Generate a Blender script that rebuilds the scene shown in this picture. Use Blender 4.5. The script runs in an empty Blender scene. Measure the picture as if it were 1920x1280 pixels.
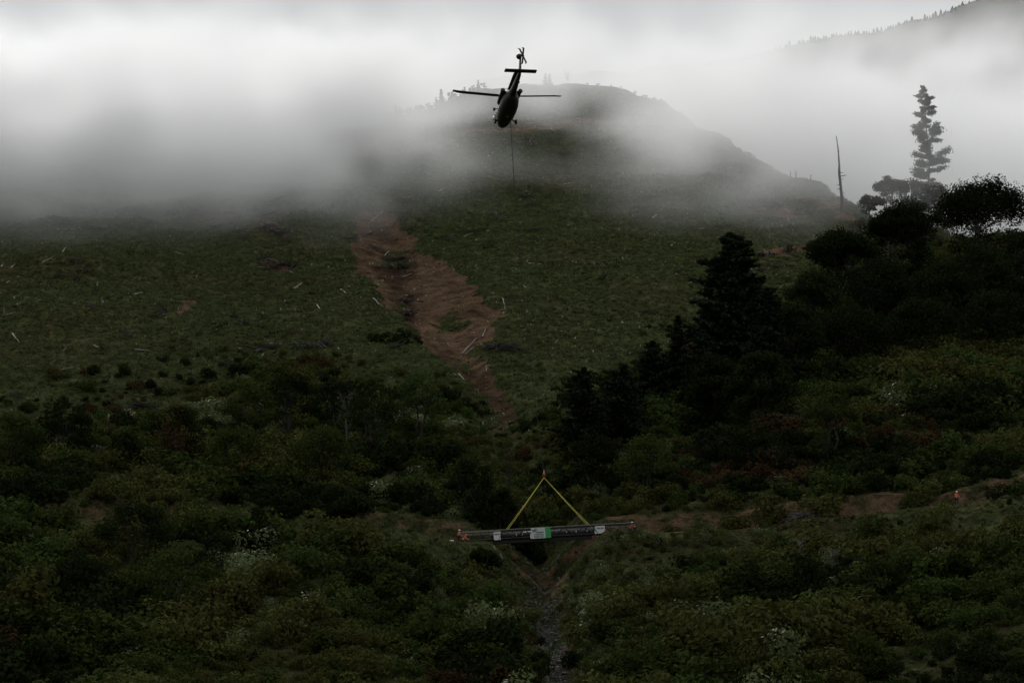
import bpy, bmesh, math, random
import numpy as np
from mathutils import Vector, Matrix, Euler
random.seed(7); rng = np.random.default_rng(7)
SC = bpy.context.scene
COL = SC.collection
F = 6000.0                      # focal length in pixels of the 1920 px wide photograph
PITCH = math.radians(8.0)

# ------------------------------------------------------------------ camera
cam = bpy.data.cameras.new('camera'); cam.sensor_width = 36; cam.lens = 36*F/1920
cam.clip_start = 1; cam.clip_end = 12000
camo = bpy.data.objects.new('camera', cam); COL.objects.link(camo)
camo.location = (0, 0, 0); camo.rotation_euler = (math.pi/2+PITCH, 0, 0)
SC.camera = camo

# ------------------------------------------------------------------ light
SUN_EL, SUN_AZ = math.radians(33), math.radians(-12)      # behind the hill, a little to the left
w = bpy.data.worlds.new('World'); SC.world = w; w.use_nodes = True
nt = w.node_tree; nt.nodes.clear()
out = nt.nodes.new('ShaderNodeOutputWorld'); bg = nt.nodes.new('ShaderNodeBackground')
sky = nt.nodes.new('ShaderNodeTexSky'); sky.sky_type = 'NISHITA'; sky.sun_disc = False
sky.sun_elevation = SUN_EL; sky.sun_rotation = SUN_AZ
hsv = nt.nodes.new('ShaderNodeHueSaturation'); hsv.inputs['Saturation'].default_value = 0.12
hsv.inputs['Value'].default_value = 0.45
nt.links.new(sky.outputs[0], hsv.inputs['Color'])
tc = nt.nodes.new('ShaderNodeTexCoord')
noi = nt.nodes.new('ShaderNodeTexNoise'); noi.inputs['Scale'].default_value = 3.0; noi.inputs['Detail'].default_value = 5
noi.inputs['Roughness'].default_value = 0.45
nt.links.new(tc.outputs['Generated'], noi.inputs['Vector'])
cr = nt.nodes.new('ShaderNodeValToRGB')
cr.color_ramp.elements[0].position = 0.3; cr.color_ramp.elements[0].color = (8.7, 8.9, 9.15, 1)
cr.color_ramp.elements[1].position = 0.7; cr.color_ramp.elements[1].color = (11.3, 11.55, 11.8, 1)
nt.links.new(noi.outputs['Fac'], cr.inputs['Fac'])
mix = nt.nodes.new('ShaderNodeMix'); mix.data_type = 'RGBA'; mix.inputs['Factor'].default_value = 0.75
nt.links.new(hsv.outputs[0], mix.inputs['A']); nt.links.new(cr.outputs[0], mix.inputs['B'])
nt.links.new(mix.outputs['Result'], bg.inputs['Color']); bg.inputs['Strength'].default_value = 0.068
nt.links.new(bg.outputs[0], out.inputs['Surface'])
sl = bpy.data.lights.new('sun', 'SUN'); sl.energy = 1.4; sl.angle = math.radians(10); sl.color = (1, .985, .95)
so = bpy.data.objects.new('sun', sl); COL.objects.link(so)
sd = Vector((math.sin(SUN_AZ)*math.cos(SUN_EL), math.cos(SUN_AZ)*math.cos(SUN_EL), math.sin(SUN_EL)))
so.rotation_euler = sd.to_track_quat('Z', 'Y').to_euler(); so.location = (-60, 500, 500)
vs = SC.view_settings; SC.display_settings.display_device = 'sRGB'
vs.view_transform = 'Standard'; vs.look = 'None'; vs.gamma = 1; vs.exposure = 0; vs.use_curve_mapping = False
cy = SC.cycles
cy.volume_bounces = 6; cy.max_bounces = 8; cy.diffuse_bounces = 2; cy.glossy_bounces = 2; cy.transmission_bounces = 3
cy.transparent_max_bounces = 8; cy.use_denoising = True; cy.volume_step_rate = 1.0; cy.volume_max_steps = 128
cy.caustics_reflective = False; cy.caustics_refractive = False

# ------------------------------------------------------------------ noise
def _h(ix, iy, seed):
    n = (ix.astype(np.int64)*374761393 + iy.astype(np.int64)*668265263 + seed*1442695041) & 0xffffffff
    n = ((n ^ (n >> 13))*1274126177) & 0xffffffff
    return ((n ^ (n >> 16)) & 0xffff)/65535.0
def vnoise(x, y, s, seed=0):
    x = np.asarray(x, float)/s; y = np.asarray(y, float)/s
    ix = np.floor(x); iy = np.floor(y); fx = x-ix; fy = y-iy
    fx = fx*fx*(3-2*fx); fy = fy*fy*(3-2*fy)
    a = _h(ix, iy, seed); b = _h(ix+1, iy, seed); c = _h(ix, iy+1, seed); d = _h(ix+1, iy+1, seed)
    return (a*(1-fx)+b*fx)*(1-fy)+(c*(1-fx)+d*fx)*fy - 0.5
def fbm(x, y, s, o=4, seed=0):
    r = 0; a = 1
    for i in range(o):
        r = r+a*vnoise(x+17.3*i, y-9.1*i, s, seed+i); a *= .5; s *= .5
    return r
def sstep(a, b, x):
    t = np.clip((np.asarray(x, float)-a)/(b-a), 0, 1); return t*t*(3-2*t)

# ------------------------------------------------------------------ terrain shape
def elev(v):
    s = (640-np.asarray(v, float))/F
    return np.arctan2(np.sin(PITCH)+s*np.cos(PITCH), np.cos(PITCH)-s*np.sin(PITCH))
PY = np.array([350, 420, 520, 640, 720, 770, 800, 860.])
PV = np.array([1290, 1005, 720, 480, 350, 265, 240, 150.])
PZ = PY*np.tan(elev(PV))
PYx = np.concatenate([[-1200, -420, -40, 0, 60, 150, 270], PY, [1000, 1400, 4000]])
PZx = np.concatenate([[900, 340, 6, -6, -32, -34, -14], PZ, [PZ[-1]+55, PZ[-1]+170, PZ[-1]+800]])  # first rows: unseen valley wall behind the camera, steepened to cut skylight
def front(y): return np.interp(y, PYx, PZx)
SU = np.array([-900, 0, 300, 600, 750, 830, 900, 1000, 1080, 1180, 1250, 1300, 1400, 1560, 1650, 1800, 1920, 2800.])
SV = np.array([360, 310, 275, 235, 207, 192, 168, 153, 148, 162, 185, 222, 276, 338, 395, 425, 440, 480.])
SY = np.interp(SV[::1], PV[::-1], PY[::-1])
SX = (SU-960)/F*SY
def crest_y(x): return np.interp(x, SX, SY)
TU = np.array([-400, 0, 620, 750, 850, 1190, 1400, 1600, 1920, 2400.])
TV = np.array([960, 975, 985, 1004, 1018, 1001, 989, 968, 930, 890.])
def track_dz(x): return (1005-np.interp(x, (TU-960)/F*420, TV))/14.29
GPX = [(700, 385), (705, 405), (740, 480), (805, 575), (865, 650), (925, 740), (960, 830), (985, 900), (1000, 950)]
gx = []; gy = []
for u, v in GPX:
    y = float(np.interp(v, PV[::-1], PY[::-1])); gy.append(y); gx.append((u-960)/F*y)
GY = np.array([300, 350, 385, 420]+gy[::-1]); GX = np.array([6.0, 5.4, 4.6, 3.9]+gx[::-1])
DY = [330, 350, 380, 408, 422, 436, 455, 480, 540, 620, 690, 706, 760]
DD = [3.0, 3.6, 5.0, 7.0, 7.6, 5.8, 4.2, 2.8, 1.7, 1.7, 1.2, .4, 0]
DW = [5.0, 5.2, 6.0, 7.4, 7.6, 7.0, 6.5, 6.0, 7.0, 7.5, 6.0, 5, 5]
def height(x, y, fine=True):
    x = np.asarray(x, float); y = np.asarray(y, float)
    near = np.exp(-((y-420)/70)**2)
    f = front(y) + track_dz(x)*near
    f = f + 5.0*fbm(x, y, 70, 3, 3)*sstep(430, 520, y)*(1-.6*sstep(700, 860, y))
    yc = crest_y(x)
    c = front(yc) - 0.22*(y-yc) + 2.5*fbm(x, y, 30, 2, 9)
    k = 3.0
    c = np.where(y > 300, c, 1e4)
    h = f - k*np.log(1+np.exp(np.clip((f-c)/k, -40, 200)))
    h = np.where(y > 300, h, f)
    h = h + 90*fbm(x, y, 500, 3, 30)*sstep(-60, -400, y)
    # track bench
    ht = front(np.full_like(y, 419.5)) + track_dz(x)
    wb = sstep(415.3, 417.4, y)*(1-sstep(421.3, 423.0, y))
    bank = .9*sstep(421.8, 423.6, y)*(1-sstep(424, 436, y))
    h = h+bank
    h = h*(1-wb)+ht*wb
    # spoil mound in front of the right bridge end
    h = h + 1.5*np.exp(-((y-412.2)/2.8)**2)*sstep(9.5, 15.5, x)*(1-sstep(26, 42, x))
    h = h + 1.0*np.exp(-((y-411.5)/2.4)**2)*sstep(-1, -5, x)*(1-sstep(-20, -30, x)*.6)*0.1
    # gully
    g = np.interp(y, GY, GX) + 1.2*vnoise(x*0, y, 14, 5)
    t = np.clip(np.abs(x-g)/np.interp(y, DY, DW), 0, 1)
    d = np.interp(y, DY, DD)
    h = h - d*(1-t)**1.15*(1+.0*t)
    if fine:
        a = sstep(300, 340, y)*(1-sstep(900, 1000, y))
        h = h + a*(1-.85*wb)*(1.6*fbm(x, y, 14, 4, 21)*(1+.9*sstep(560, 470, y)) + 0.45*vnoise(x, y, 1.6, 44) + .7*fbm(x, y, 5, 2, 47)*sstep(440, 480, y))
    return h
def hit(u, v, fine=True):
    s = (640-v)/F; dx = (u-960)/F
    dy = math.cos(PITCH)-s*math.sin(PITCH); dz = math.sin(PITCH)+s*math.cos(PITCH)
    t = np.arange(330, 1300, .5)
    d = height(dx*t, dy*t, fine) - dz*t
    i = np.argmax(d > 0)
    if d[i] <= 0: i = len(t)-1
    if i > 0:
        a, b = d[i-1], d[i]; tt = t[i-1]+(t[i]-t[i-1])*(-a/(b-a) if b != a else 0)
    else: tt = t[0]
    return Vector((dx*tt, dy*tt, dz*tt))
def px(x, y, z):
    yc = y*math.cos(PITCH)+z*math.sin(PITCH); zc = -y*math.sin(PITCH)+z*math.cos(PITCH)
    return 960+F*x/yc, 640-F*zc/yc
def gz(x, y): return float(height(np.array([x]), np.array([y]))[0])
def ray(u, v, y):
    s = (640-v)/F; dy = math.cos(PITCH)-s*math.sin(PITCH); dz = math.sin(PITCH)+s*math.cos(PITCH)
    t = y/dy; return Vector(((u-960)/F*t, y, dz*t))

# ------------------------------------------------------------------ materials
def mat(name): 
    m = bpy.data.materials.new(name); m.use_nodes = True; m.node_tree.nodes.clear(); return m
def N(m, t, **kw):
    n = m.node_tree.nodes.new(t)
    for k, v in kw.items(): setattr(n, k, v)
    return n
def L(m, a, b): m.node_tree.links.new(a, b)
def plain(name, col, rough=.6, metal=0, noise=0.15, scale=3.0, spec=.5, bump=0):
    m = mat(name); o = N(m, 'ShaderNodeOutputMaterial'); p = N(m, 'ShaderNodeBsdfPrincipled')
    p.inputs['Roughness'].default_value = rough; p.inputs['Metallic'].default_value = metal
    p.inputs['Specular IOR Level'].default_value = spec
    t = N(m, 'ShaderNodeTexCoord'); n = N(m, 'ShaderNodeTexNoise'); n.inputs['Scale'].default_value = scale; n.inputs['Detail'].default_value = 4
    L(m, t.outputs['Object'], n.inputs['Vector'])
    r = N(m, 'ShaderNodeMapRange'); r.inputs['To Min'].default_value = 1-noise; r.inputs['To Max'].default_value = 1+noise
    r.inputs['From Min'].default_value = .3; r.inputs['From Max'].default_value = .7
    L(m, n.outputs['Fac'], r.inputs['Value'])
    mx = N(m, 'ShaderNodeVectorMath', operation='SCALE'); mx.inputs[0].default_value = col[:3]; L(m, r.outputs[0], mx.inputs['Scale'])
    L(m, mx.outputs[0], p.inputs['Base Color']); L(m, p.outputs[0], o.inputs['Surface'])
    if bump:
        b = N(m, 'ShaderNodeBump'); b.inputs['Strength'].default_value = bump; L(m, n.outputs['Fac'], b.inputs['Height']); L(m, b.outputs[0], p.inputs['Normal'])
    return m
def leafmat(name, col, rough=.5, trans=.25, var=.5, spec=.4, hue=.014):
    m = mat(name); o = N(m, 'ShaderNodeOutputMaterial'); p = N(m, 'ShaderNodeBsdfPrincipled')
    p.inputs['Roughness'].default_value = rough; p.inputs['Specular IOR Level'].default_value = spec
    oi = N(m, 'ShaderNodeObjectInfo'); g = N(m, 'ShaderNodeNewGeometry')
    h = N(m, 'ShaderNodeHueSaturation'); h.inputs['Color'].default_value = (*col, 1)
    add = N(m, 'ShaderNodeMath', operation='ADD'); L(m, oi.outputs['Random'], add.inputs[0]); L(m, g.outputs['Random Per Island'], add.inputs[1])
    r = N(m, 'ShaderNodeMapRange'); r.inputs['From Max'].default_value = 2
    r.inputs['To Min'].default_value = 1-var; r.inputs['To Max'].default_value = 1+var; L(m, add.outputs[0], r.inputs['Value'])
    L(m, r.outputs[0], h.inputs['Value'])
    r2 = N(m, 'ShaderNodeMapRange'); r2.inputs['To Min'].default_value = .5-hue; r2.inputs['To Max'].default_value = .5+hue
    L(m, oi.outputs['Random'], r2.inputs['Value']); L(m, r2.outputs[0], h.inputs['Hue'])
    L(m, h.outputs[0], p.inputs['Base Color'])
    tr = N(m, 'ShaderNodeBsdfTranslucent'); L(m, h.outputs[0], tr.inputs['Color'])
    ms = N(m, 'ShaderNodeMixShader'); ms.inputs[0].default_value = trans
    L(m, p.outputs[0], ms.inputs[1]); L(m, tr.outputs[0], ms.inputs[2]); L(m, ms.outputs[0], o.inputs['Surface'])
    return m
M = {}
M['leaf_dark'] = leafmat('leaf_dark', (.018, .025, .009), .9, .12, spec=0)
M['leaf_mid'] = leafmat('leaf_mid', (.047, .066, .018), .9, .15, spec=0)
M['leaf_olive'] = leafmat('leaf_olive', (.074, .078, .024), .9, .15, spec=0)
M['leaf_brown'] = leafmat('leaf_brown', (.055, .036, .018), .9, .15, spec=0)
M['leaf_pale'] = leafmat('leaf_pale', (.10, .12, .05), .5, .3, .8, .05)  # whitish green leaves; glints of light are painted into the pale colour
M['needle'] = leafmat('needle', (.028, .040, .023), .9, .1, .3, 0)
M['needle_grey'] = leafmat('needle_grey', (.02, .027, .02), .9, .1, .3, 0)
M['grass'] = leafmat('grass', (.096, .116, .047), .8, .2, .65, .04)
M['leaf_low'] = leafmat('leaf_low', (.084, .104, .040), .9, .2, .6, 0)
M['toetoe'] = leafmat('toetoe', (.5, .42, .26), .6, .3, .3)
M['bark'] = plain('bark', (.03, .025, .02), .85, bump=.5)
M['bark_pale'] = plain('bark_pale', (.13, .12, .10), .7, noise=.35)
M['wood_pale'] = plain('wood_pale', (.23, .205, .165), .65, noise=.35, scale=1.5)
M['chip'] = plain('chip', (.36, .33, .27), .7, noise=.4)
M['wood_dark'] = plain('wood_dark', (.035, .028, .022), .8)
M['stone'] = plain('stone', (.14, .135, .13), .8, spec=.1, noise=.5, scale=1.2, bump=.3)
M['heli'] = plain('heli', (.042, .046, .044), .5, noise=.1)
M['heli_dark'] = plain('heli_dark', (.010, .010, .012), .45)
M['blade'] = plain('blade', (.015, .015, .02), .5)
M['glass'] = plain('glass', (.03, .035, .04), .12, spec=.8)
M['cream'] = plain('cream', (.7, .66, .55), .5)
M['orange_patch'] = plain('orange_patch', (.45, .17, .03), .6)
M['rubber'] = plain('rubber', (.012, .012, .012), .7)
M['light_metal'] = plain('light_metal', (.6, .6, .6), .35, .4)
M['steel_dark'] = plain('steel_dark', (.02, .021, .022), .5)
M['steel'] = plain('steel', (.30, .28, .26), .45, .5, noise=.3)
M['pipe'] = plain('pipe', (.055, .062, .068), .45)
M['white'] = plain('white', (.90, .92, .95), .5, noise=.08)
M['banner'] = plain('banner', (.80, .86, .86), .5, noise=.1, scale=1.0)
M['green'] = plain('green', (.08, .50, .16), .5, noise=.1)
M['ink'] = plain('ink', (.03, .07, .08), .6)
M['ink_grey'] = plain('ink_grey', (.25, .28, .30), .6)
M['ink_blue'] = plain('ink_blue', (.02, .09, .16), .6)
M['purple'] = plain('purple', (.25, .18, .6), .6)
M['strap'] = plain('strap', (.75, .66, .12), .6, noise=.15)
M['hook_red'] = plain('hook_red', (.55, .05, .02), .45)
M['rope'] = plain('rope', (.015, .014, .012), .8)
M['orange'] = plain('orange', (1.0, .17, .03), .6, noise=.12)
M['skin'] = plain('skin', (.45, .27, .19), .55)
M['trouser'] = plain('trouser', (.012, .014, .03), .75)
M['silver_tape'] = plain('silver_tape', (.7, .7, .65), .4)
M['deckwood'] = plain('deckwood', (.12, .10, .08), .8)

def terrain_mat():
    m = mat('hillside_ground'); o = N(m, 'ShaderNodeOutputMaterial'); p = N(m, 'ShaderNodeBsdfPrincipled')
    p.inputs['Roughness'].default_value = 1; p.inputs['Specular IOR Level'].default_value = 0
    t = N(m, 'ShaderNodeTexCoord')
    def noise(s, d=5, ro=.6):
        n = N(m, 'ShaderNodeTexNoise'); n.inputs['Scale'].default_value = s; n.inputs['Detail'].default_value = d
        n.inputs['Roughness'].default_value = ro; L(m, t.outputs['Object'], n.inputs['Vector']); return n.outputs['Fac']
    def ramp(f, els):
        r = N(m, 'ShaderNodeValToRGB'); L(m, f, r.inputs['Fac'])
        while len(r.color_ramp.elements) < len(els): r.color_ramp.elements.new(.5)
        for e, (q, c) in zip(r.color_ramp.elements, els): e.position = q; e.color = (*c, 1)
        return r.outputs[0]
    def mixc(f, a, b):
        x = N(m, 'ShaderNodeMix', data_type='RGBA'); L(m, f, x.inputs['Factor']); L(m, a, x.inputs['A']); L(m, b, x.inputs['B']); return x.outputs['Result']
    big = noise(.035, 4); mid = noise(.35, 5, .65); fin = noise(2.2, 4, .7)
    g1 = ramp(mid, [(.32, (.029, .033, .015)), (.5, (.053, .064, .025)), (.66, (.088, .102, .040))])
    g2 = ramp(mid, [(.35, (.038, .034, .019)), (.55, (.074, .072, .031)), (.68, (.120, .106, .052))])
    rb = ramp(big, [(.42, (0, 0, 0)), (.62, (1, 1, 1))])
    grass = mixc(rb, g1, g2)
    g3 = ramp(fin, [(.3, (.018, .012, .008)), (.7, (.065, .045, .028))]); pn = noise(.11, 5, .7)
    rp = ramp(pn, [(.58, (0, 0, 0)), (.68, (.8, .8, .8))]); grass = mixc(rp, grass, g3)
    rf = ramp(fin, [(.3, (.45, .45, .45)), (.7, (1.5, 1.5, 1.5))])
    mul = N(m, 'ShaderNodeMix', data_type='RGBA', blend_type='MULTIPLY'); mul.inputs['Factor'].default_value = 1
    L(m, grass, mul.inputs['A']); L(m, rf, mul.inputs['B']); grass = mul.outputs['Result']
    soil = ramp(mid, [(.3, (.045, .029, .018)), (.5, (.125, .080, .048)), (.7, (.20, .132, .082))])
    mul2 = N(m, 'ShaderNodeMix', data_type='RGBA', blend_type='MULTIPLY'); mul2.inputs['Factor'].default_value = .6
    L(m, soil, mul2.inputs['A']); L(m, rf, mul2.inputs['B']); soil = mul2.outputs['Result']
    at = N(m, 'ShaderNodeAttribute', attribute_name='bare')
    ad = N(m, 'ShaderNodeMath', operation='MULTIPLY_ADD'); L(m, mid, ad.inputs[0]); ad.inputs[1].default_value = 1.6; ad.inputs[2].default_value = -.8
    a2 = N(m, 'ShaderNodeMath', operation='ADD'); L(m, at.outputs['Fac'], a2.inputs[0]); L(m, ad.outputs[0], a2.inputs[1])
    st = N(m, 'ShaderNodeMapRange'); st.inputs['From Min'].default_value = .40; st.inputs['From Max'].default_value = .60; L(m, a2.outputs[0], st.inputs['Value'])
    at2 = N(m, 'ShaderNodeAttribute', attribute_name='rocky')
    rock = ramp(fin, [(.3, (.02, .018, .016)), (.7, (.075, .07, .064))])
    at3 = N(m, 'ShaderNodeAttribute', attribute_name='mud_shade'); mud_shade = ramp(mid, [(.35, (.014, .010, .008)), (.65, (.045, .032, .024))])
    soil = mixc(at3.outputs['Fac'], soil, mud_shade)
    c = mixc(st.outputs[0], grass, soil); c = mixc(at2.outputs['Fac'], c, rock)
    L(m, c, p.inputs['Base Color'])
    b = N(m, 'ShaderNodeBump'); b.inputs['Strength'].default_value = .9; b.inputs['Distance'].default_value = .5
    L(m, fin, b.inputs['Height']); b2 = N(m, 'ShaderNodeBump'); b2.inputs['Strength'].default_value = .8; b2.inputs['Distance'].default_value = 2.0
    L(m, mid, b2.inputs['Height']); L(m, b2.outputs[0], b.inputs['Normal']); L(m, b.outputs[0], p.inputs['Normal'])
    L(m, p.outputs[0], o.inputs['Surface']); return m

# ------------------------------------------------------------------ helpers
def mesh_np(name, V, faces, mats, midx=None, smooth=False):
    V = np.asarray(V, dtype=np.float32).reshape(-1, 3)
    me = bpy.data.meshes.new(name)
    faces = np.asarray(faces) if not isinstance(faces, list) else faces
    if isinstance(faces, np.ndarray):
        k = faces.shape[1]; n = len(faces)
        me.vertices.add(len(V)); me.vertices.foreach_set('co', V.ravel())
        me.loops.add(n*k); me.loops.foreach_set('vertex_index', faces.ravel().astype(np.int32))
        me.polygons.add(n); me.polygons.foreach_set('loop_start', np.arange(0, n*k, k, dtype=np.int32))
        me.polygons.foreach_set('loop_total', np.full(n, k, dtype=np.int32))
        me.update(calc_edges=True)
    else:
        me.from_pydata([tuple(v) for v in V], [], faces); me.update()
    for m in (mats if isinstance(mats, (list, tuple)) else [mats]): me.materials.append(m)
    if midx is not None: me.polygons.foreach_set('material_index', np.asarray(midx, dtype=np.int32))
    if smooth: me.polygons.foreach_set('use_smooth', np.ones(len(me.polygons), dtype=bool))
    me.validate(); return me
def link(name, me, parent=None, loc=(0, 0, 0), rot=(0, 0, 0), scale=(1, 1, 1), **props):
    o = bpy.data.objects.new(name, me); COL.objects.link(o)
    if parent: o.parent = parent
    o.location = loc; o.rotation_euler = rot; o.scale = scale
    for k, v in props.items():
        if v: o[k] = v
    return o
def thing(name, label, cat, loc=(0, 0, 0), rot=(0, 0, 0), group=None, scale=(1, 1, 1)):
    return link(name, None, None, loc, rot, scale, label=label, category=cat, group=group)
class MB:
    def __init__(s): s.v = []; s.f = []; s.m = []
    def add(s, V, Fc, mi=0):
        b = len(s.v); s.v += [tuple(v) for v in V]; s.f += [tuple(i+b for i in f) for f in Fc]; s.m += [mi]*len(Fc)
    def box(s, c, d, mi=0, R=None):
        V = [Vector((sx*d[0]/2, sy*d[1]/2, sz*d[2]/2)) for sx in (-1, 1) for sy in (-1, 1) for sz in (-1, 1)]
        if R: V = [R @ v for v in V]
        V = [v+Vector(c) for v in V]
        s.add(V, [(0, 1, 3, 2), (4, 6, 7, 5), (0, 4, 5, 1), (2, 3, 7, 6), (0, 2, 6, 4), (1, 5, 7, 3)], mi)
    def tube(s, pts, rad, n=6, mi=0, cap=True, sx=1, jit=0):
        pts = [Vector(p) for p in pts]
        if not hasattr(rad, '__len__'): rad = [rad]*len(pts)
        V = []; up = None
        for i, p in enumerate(pts):
            d = (pts[min(i+1, len(pts)-1)]-pts[max(i-1, 0)])
            d = d.normalized() if d.length > 1e-9 else Vector((0, 0, 1))
            if up is None: up = d.orthogonal().normalized()
            a = (up-d*up.dot(d)); a = a.normalized() if a.length > 1e-6 else d.orthogonal().normalized()
            up = a; b = d.cross(a)
            for k in range(n):
                t = 2*math.pi*k/n; r = rad[i]*(1+random.uniform(-jit, jit)); V.append(p+a*math.cos(t)*r*sx+b*math.sin(t)*r)
        Fc = [(i*n+k, i*n+(k+1) % n, (i+1)*n+(k+1) % n, (i+1)*n+k) for i in range(len(pts)-1) for k in range(n)]
        if cap: Fc += [tuple(range(n))[::-1], tuple((len(pts)-1)*n+k for k in range(n))]
        s.add(V, Fc, mi)
    def loft(s, rings, mi=0, cap=True):
        n = len(rings[0]); V = [p for r in rings for p in r]
        Fc = [(i*n+k, i*n+(k+1) % n, (i+1)*n+(k+1) % n, (i+1)*n+k) for i in range(len(rings)-1) for k in range(n)]
        if cap: Fc += [tuple(range(n))[::-1], tuple((len(rings)-1)*n+k for k in range(n))]
        s.add(V, Fc, mi)
    def sphere(s, c, r, mi=0, nu=10, nv=6):
        r = r if hasattr(r, '__len__') else (r, r, r); rings = []
        for j in range(nv+1):
            ph = -math.pi/2+math.pi*j/nv; ph = max(min(ph, 1.5), -1.5)
            rings.append([(c[0]+r[0]*math.cos(ph)*math.cos(2*math.pi*k/nu), c[1]+r[1]*math.cos(ph)*math.sin(2*math.pi*k/nu), c[2]+r[2]*math.sin(ph)) for k in range(nu)])
        s.loft(rings, mi)
    def mesh(s, name, mats, smooth=False):
        me = mesh_np(name, s.v, s.f, mats, s.m, smooth)
        bm = bmesh.new(); bm.from_mesh(me); bmesh.ops.recalc_face_normals(bm, faces=bm.faces); bm.to_mesh(me); bm.free()
        return me
    def build(s, name, mats, parent=None, smooth=False, **kw): return link(name, s.mesh(name, mats, smooth), parent, **kw)

def quads(C, Nn, size, aspect=1.6, fold=True):
    """leaf-sized faces: centres C, normals Nn, per-leaf size"""
    n = len(C); Nn = Nn/np.maximum(np.linalg.norm(Nn, axis=1, keepdims=True), 1e-6)
    r = rng.normal(size=(n, 3)); T = np.cross(Nn, r); T /= np.maximum(np.linalg.norm(T, axis=1, keepdims=True), 1e-6); B = np.cross(Nn, T)
    s = np.asarray(size).reshape(-1, 1)*np.ones((n, 1))
    a = T*s*aspect*.5; b = B*s*.5
    V = np.stack([C-a, C-b*.9+a*.1, C+a, C+b*.9-a*.1], 1).reshape(-1, 3)
    Fc = np.arange(n*4).reshape(-1, 4); return V, Fc

# ------------------------------------------------------------------ the terrain
def axis(lo, f0, f1, hi, step, g=1.13):
    a = list(np.arange(f0, f1+1e-6, step)); s = step; x = f1
    while x < hi: s *= g; x += s; a.append(x)
    s = step; x = f0; b = []
    while x > lo: s *= g; x -= s; b.append(x)
    return np.array(b[::-1]+a)
AX = axis(-1500, -125, 125, 1500, .85); AY = axis(-1100, 338, 880, 1500, .95)
GXX, GYY = np.meshgrid(AX, AY)
GZ = height(GXX, GYY)
def px_np(x, y, z):
    yc = y*math.cos(PITCH)+z*math.sin(PITCH); zc = -y*math.sin(PITCH)+z*math.cos(PITCH)
    yc = np.where(yc < 1, 1, yc); return 960+F*x/yc, 640-F*zc/yc
def poly_world(pts): return [tuple(hit(u, v, False)[:2]) for u, v in pts]
def inpoly(X, Y, P):
    r = np.zeros(X.shape, bool); n = len(P)
    for i in range(n):
        x1, y1 = P[i]; x2, y2 = P[(i+1) % n]
        if y1 == y2: continue
        c = ((y1 > Y) != (y2 > Y)) & (X < (x2-x1)*(Y-y1)/(y2-y1)+x1); r ^= c
    return r
SLIP = poly_world([(680, 392), (740, 392), (772, 428), (778, 468), (820, 485), (895, 535), (900, 560), (940, 575), (920, 620), (892, 655), (925, 700), (948, 760), (952, 838), (938, 834), (926, 775), (898, 722), (850, 685), (800, 650), (770, 600), (720, 570), (690, 520), (672, 490), (658, 458), (672, 435), (660, 420)])
SLIPHOLES = [poly_world(p) for p in ([(815, 600), (850, 572), (880, 590), (840, 612)], [(845, 665), (885, 655), (895, 690), (865, 690)],
     [(720, 455), (765, 450), (765, 495), (725, 500), (700, 480)], [(745, 540), (775, 575), (765, 600), (740, 580)])]
BARE = [poly_world(p) for p in ([(1655, 780), (1740, 740), (1760, 800), (1690, 830)], [(1700, 870), (1790, 870), (1800, 905), (1710, 900)], [(570, 840), (595, 838), (600, 870), (585, 885), (570, 870)],
     [(1480, 345), (1540, 365), (1600, 390), (1640, 405), (1625, 420), (1560, 400), (1500, 375)],
     [(1650, 668), (1700, 655), (1790, 652), (1760, 662), (1680, 680)],
     [(470, 545), (500, 543), (505, 555), (480, 560)], [(480, 410), (530, 420), (552, 455), (500, 445)], [(478, 488), (545, 487), (548, 512), (490, 512)],
     [(335, 560), (372, 555), (360, 580), (340, 585)], [(860, 250), (1000, 235), (1200, 222), (1210, 232), (1010, 250), (870, 262)],
     [(690, 290), (860, 258), (870, 268), (700, 300)], [(1045, 1200), (1090, 1190), (1110, 1290), (1080, 1290)],
     [(0, 870), (50, 870), (45, 920), (0, 925)], [(1390, 380), (1480, 385), (1530, 400), (1480, 410), (1400, 400)],
     [(1420, 470), (1520, 460), (1500, 490), (1430, 490)])]
WX = GXX+3.2*fbm(GXX, GYY, 7, 4, 301); WY = GYY+5.0*fbm(GXX, GYY, 9, 4, 411)
bare = np.zeros(GXX.shape); core = (GYY > 330) & (GYY < 900) & (np.abs(GXX) < 130)
bare[inpoly(WX, WY, SLIP) & core] = 1
for P in SLIPHOLES: bare[inpoly(WX, WY, P) & core] = .42
for P in BARE: bare[inpoly(WX, WY, P) & core] = .60
# track surface and the cut bank above it, gully floor
trk = (GYY > 416.2) & (GYY < 423.6) & (np.abs(GXX) < 120); bare[trk] = np.maximum(bare[trk], .46)
cb = (GYY > 421.5) & (GYY < 425.5) & (GXX > 8) & (GXX < 80); bare[cb] = np.maximum(bare[cb], .54)
cb = (GYY > 417) & (GYY < 421.5) & (GXX > 20) & (GXX < 80); bare[cb] = np.minimum(bare[cb], .40)
gdist = np.abs(GXX-np.interp(GYY, GY, GX)); gw = np.interp(GYY, DY, DW)
gl = (GYY > 340) & (GYY < 470) & (gdist < gw*.55); bare[gl] = np.maximum(bare[gl], .36)
SLIPSINK = bare.copy()
def blur(a, n=1):
    for _ in range(n):
        b = np.pad(a, 1, mode='edge'); a = (b[1:-1, 1:-1]*2+b[:-2, 1:-1]+b[2:, 1:-1]+b[1:-1, :-2]+b[1:-1, 2:])/6
    return a
inner = blur(((inpoly(WX, WY, SLIP)) & core).astype(float), 3)
GZ = GZ - 1.0*inner - inner*.8*np.abs(fbm(GXX*1.3, GYY*.6, 6, 3, 55))
BR = blur(bare, 1)
rocky = ((GYY > 340) & (GYY < 412) & (gdist < gw*.20)).astype(float)*.8
rocky = np.maximum(rocky, ((GYY > 470) & inpoly(GXX, GYY, SLIPHOLES[2])).astype(float)*.4)
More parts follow.
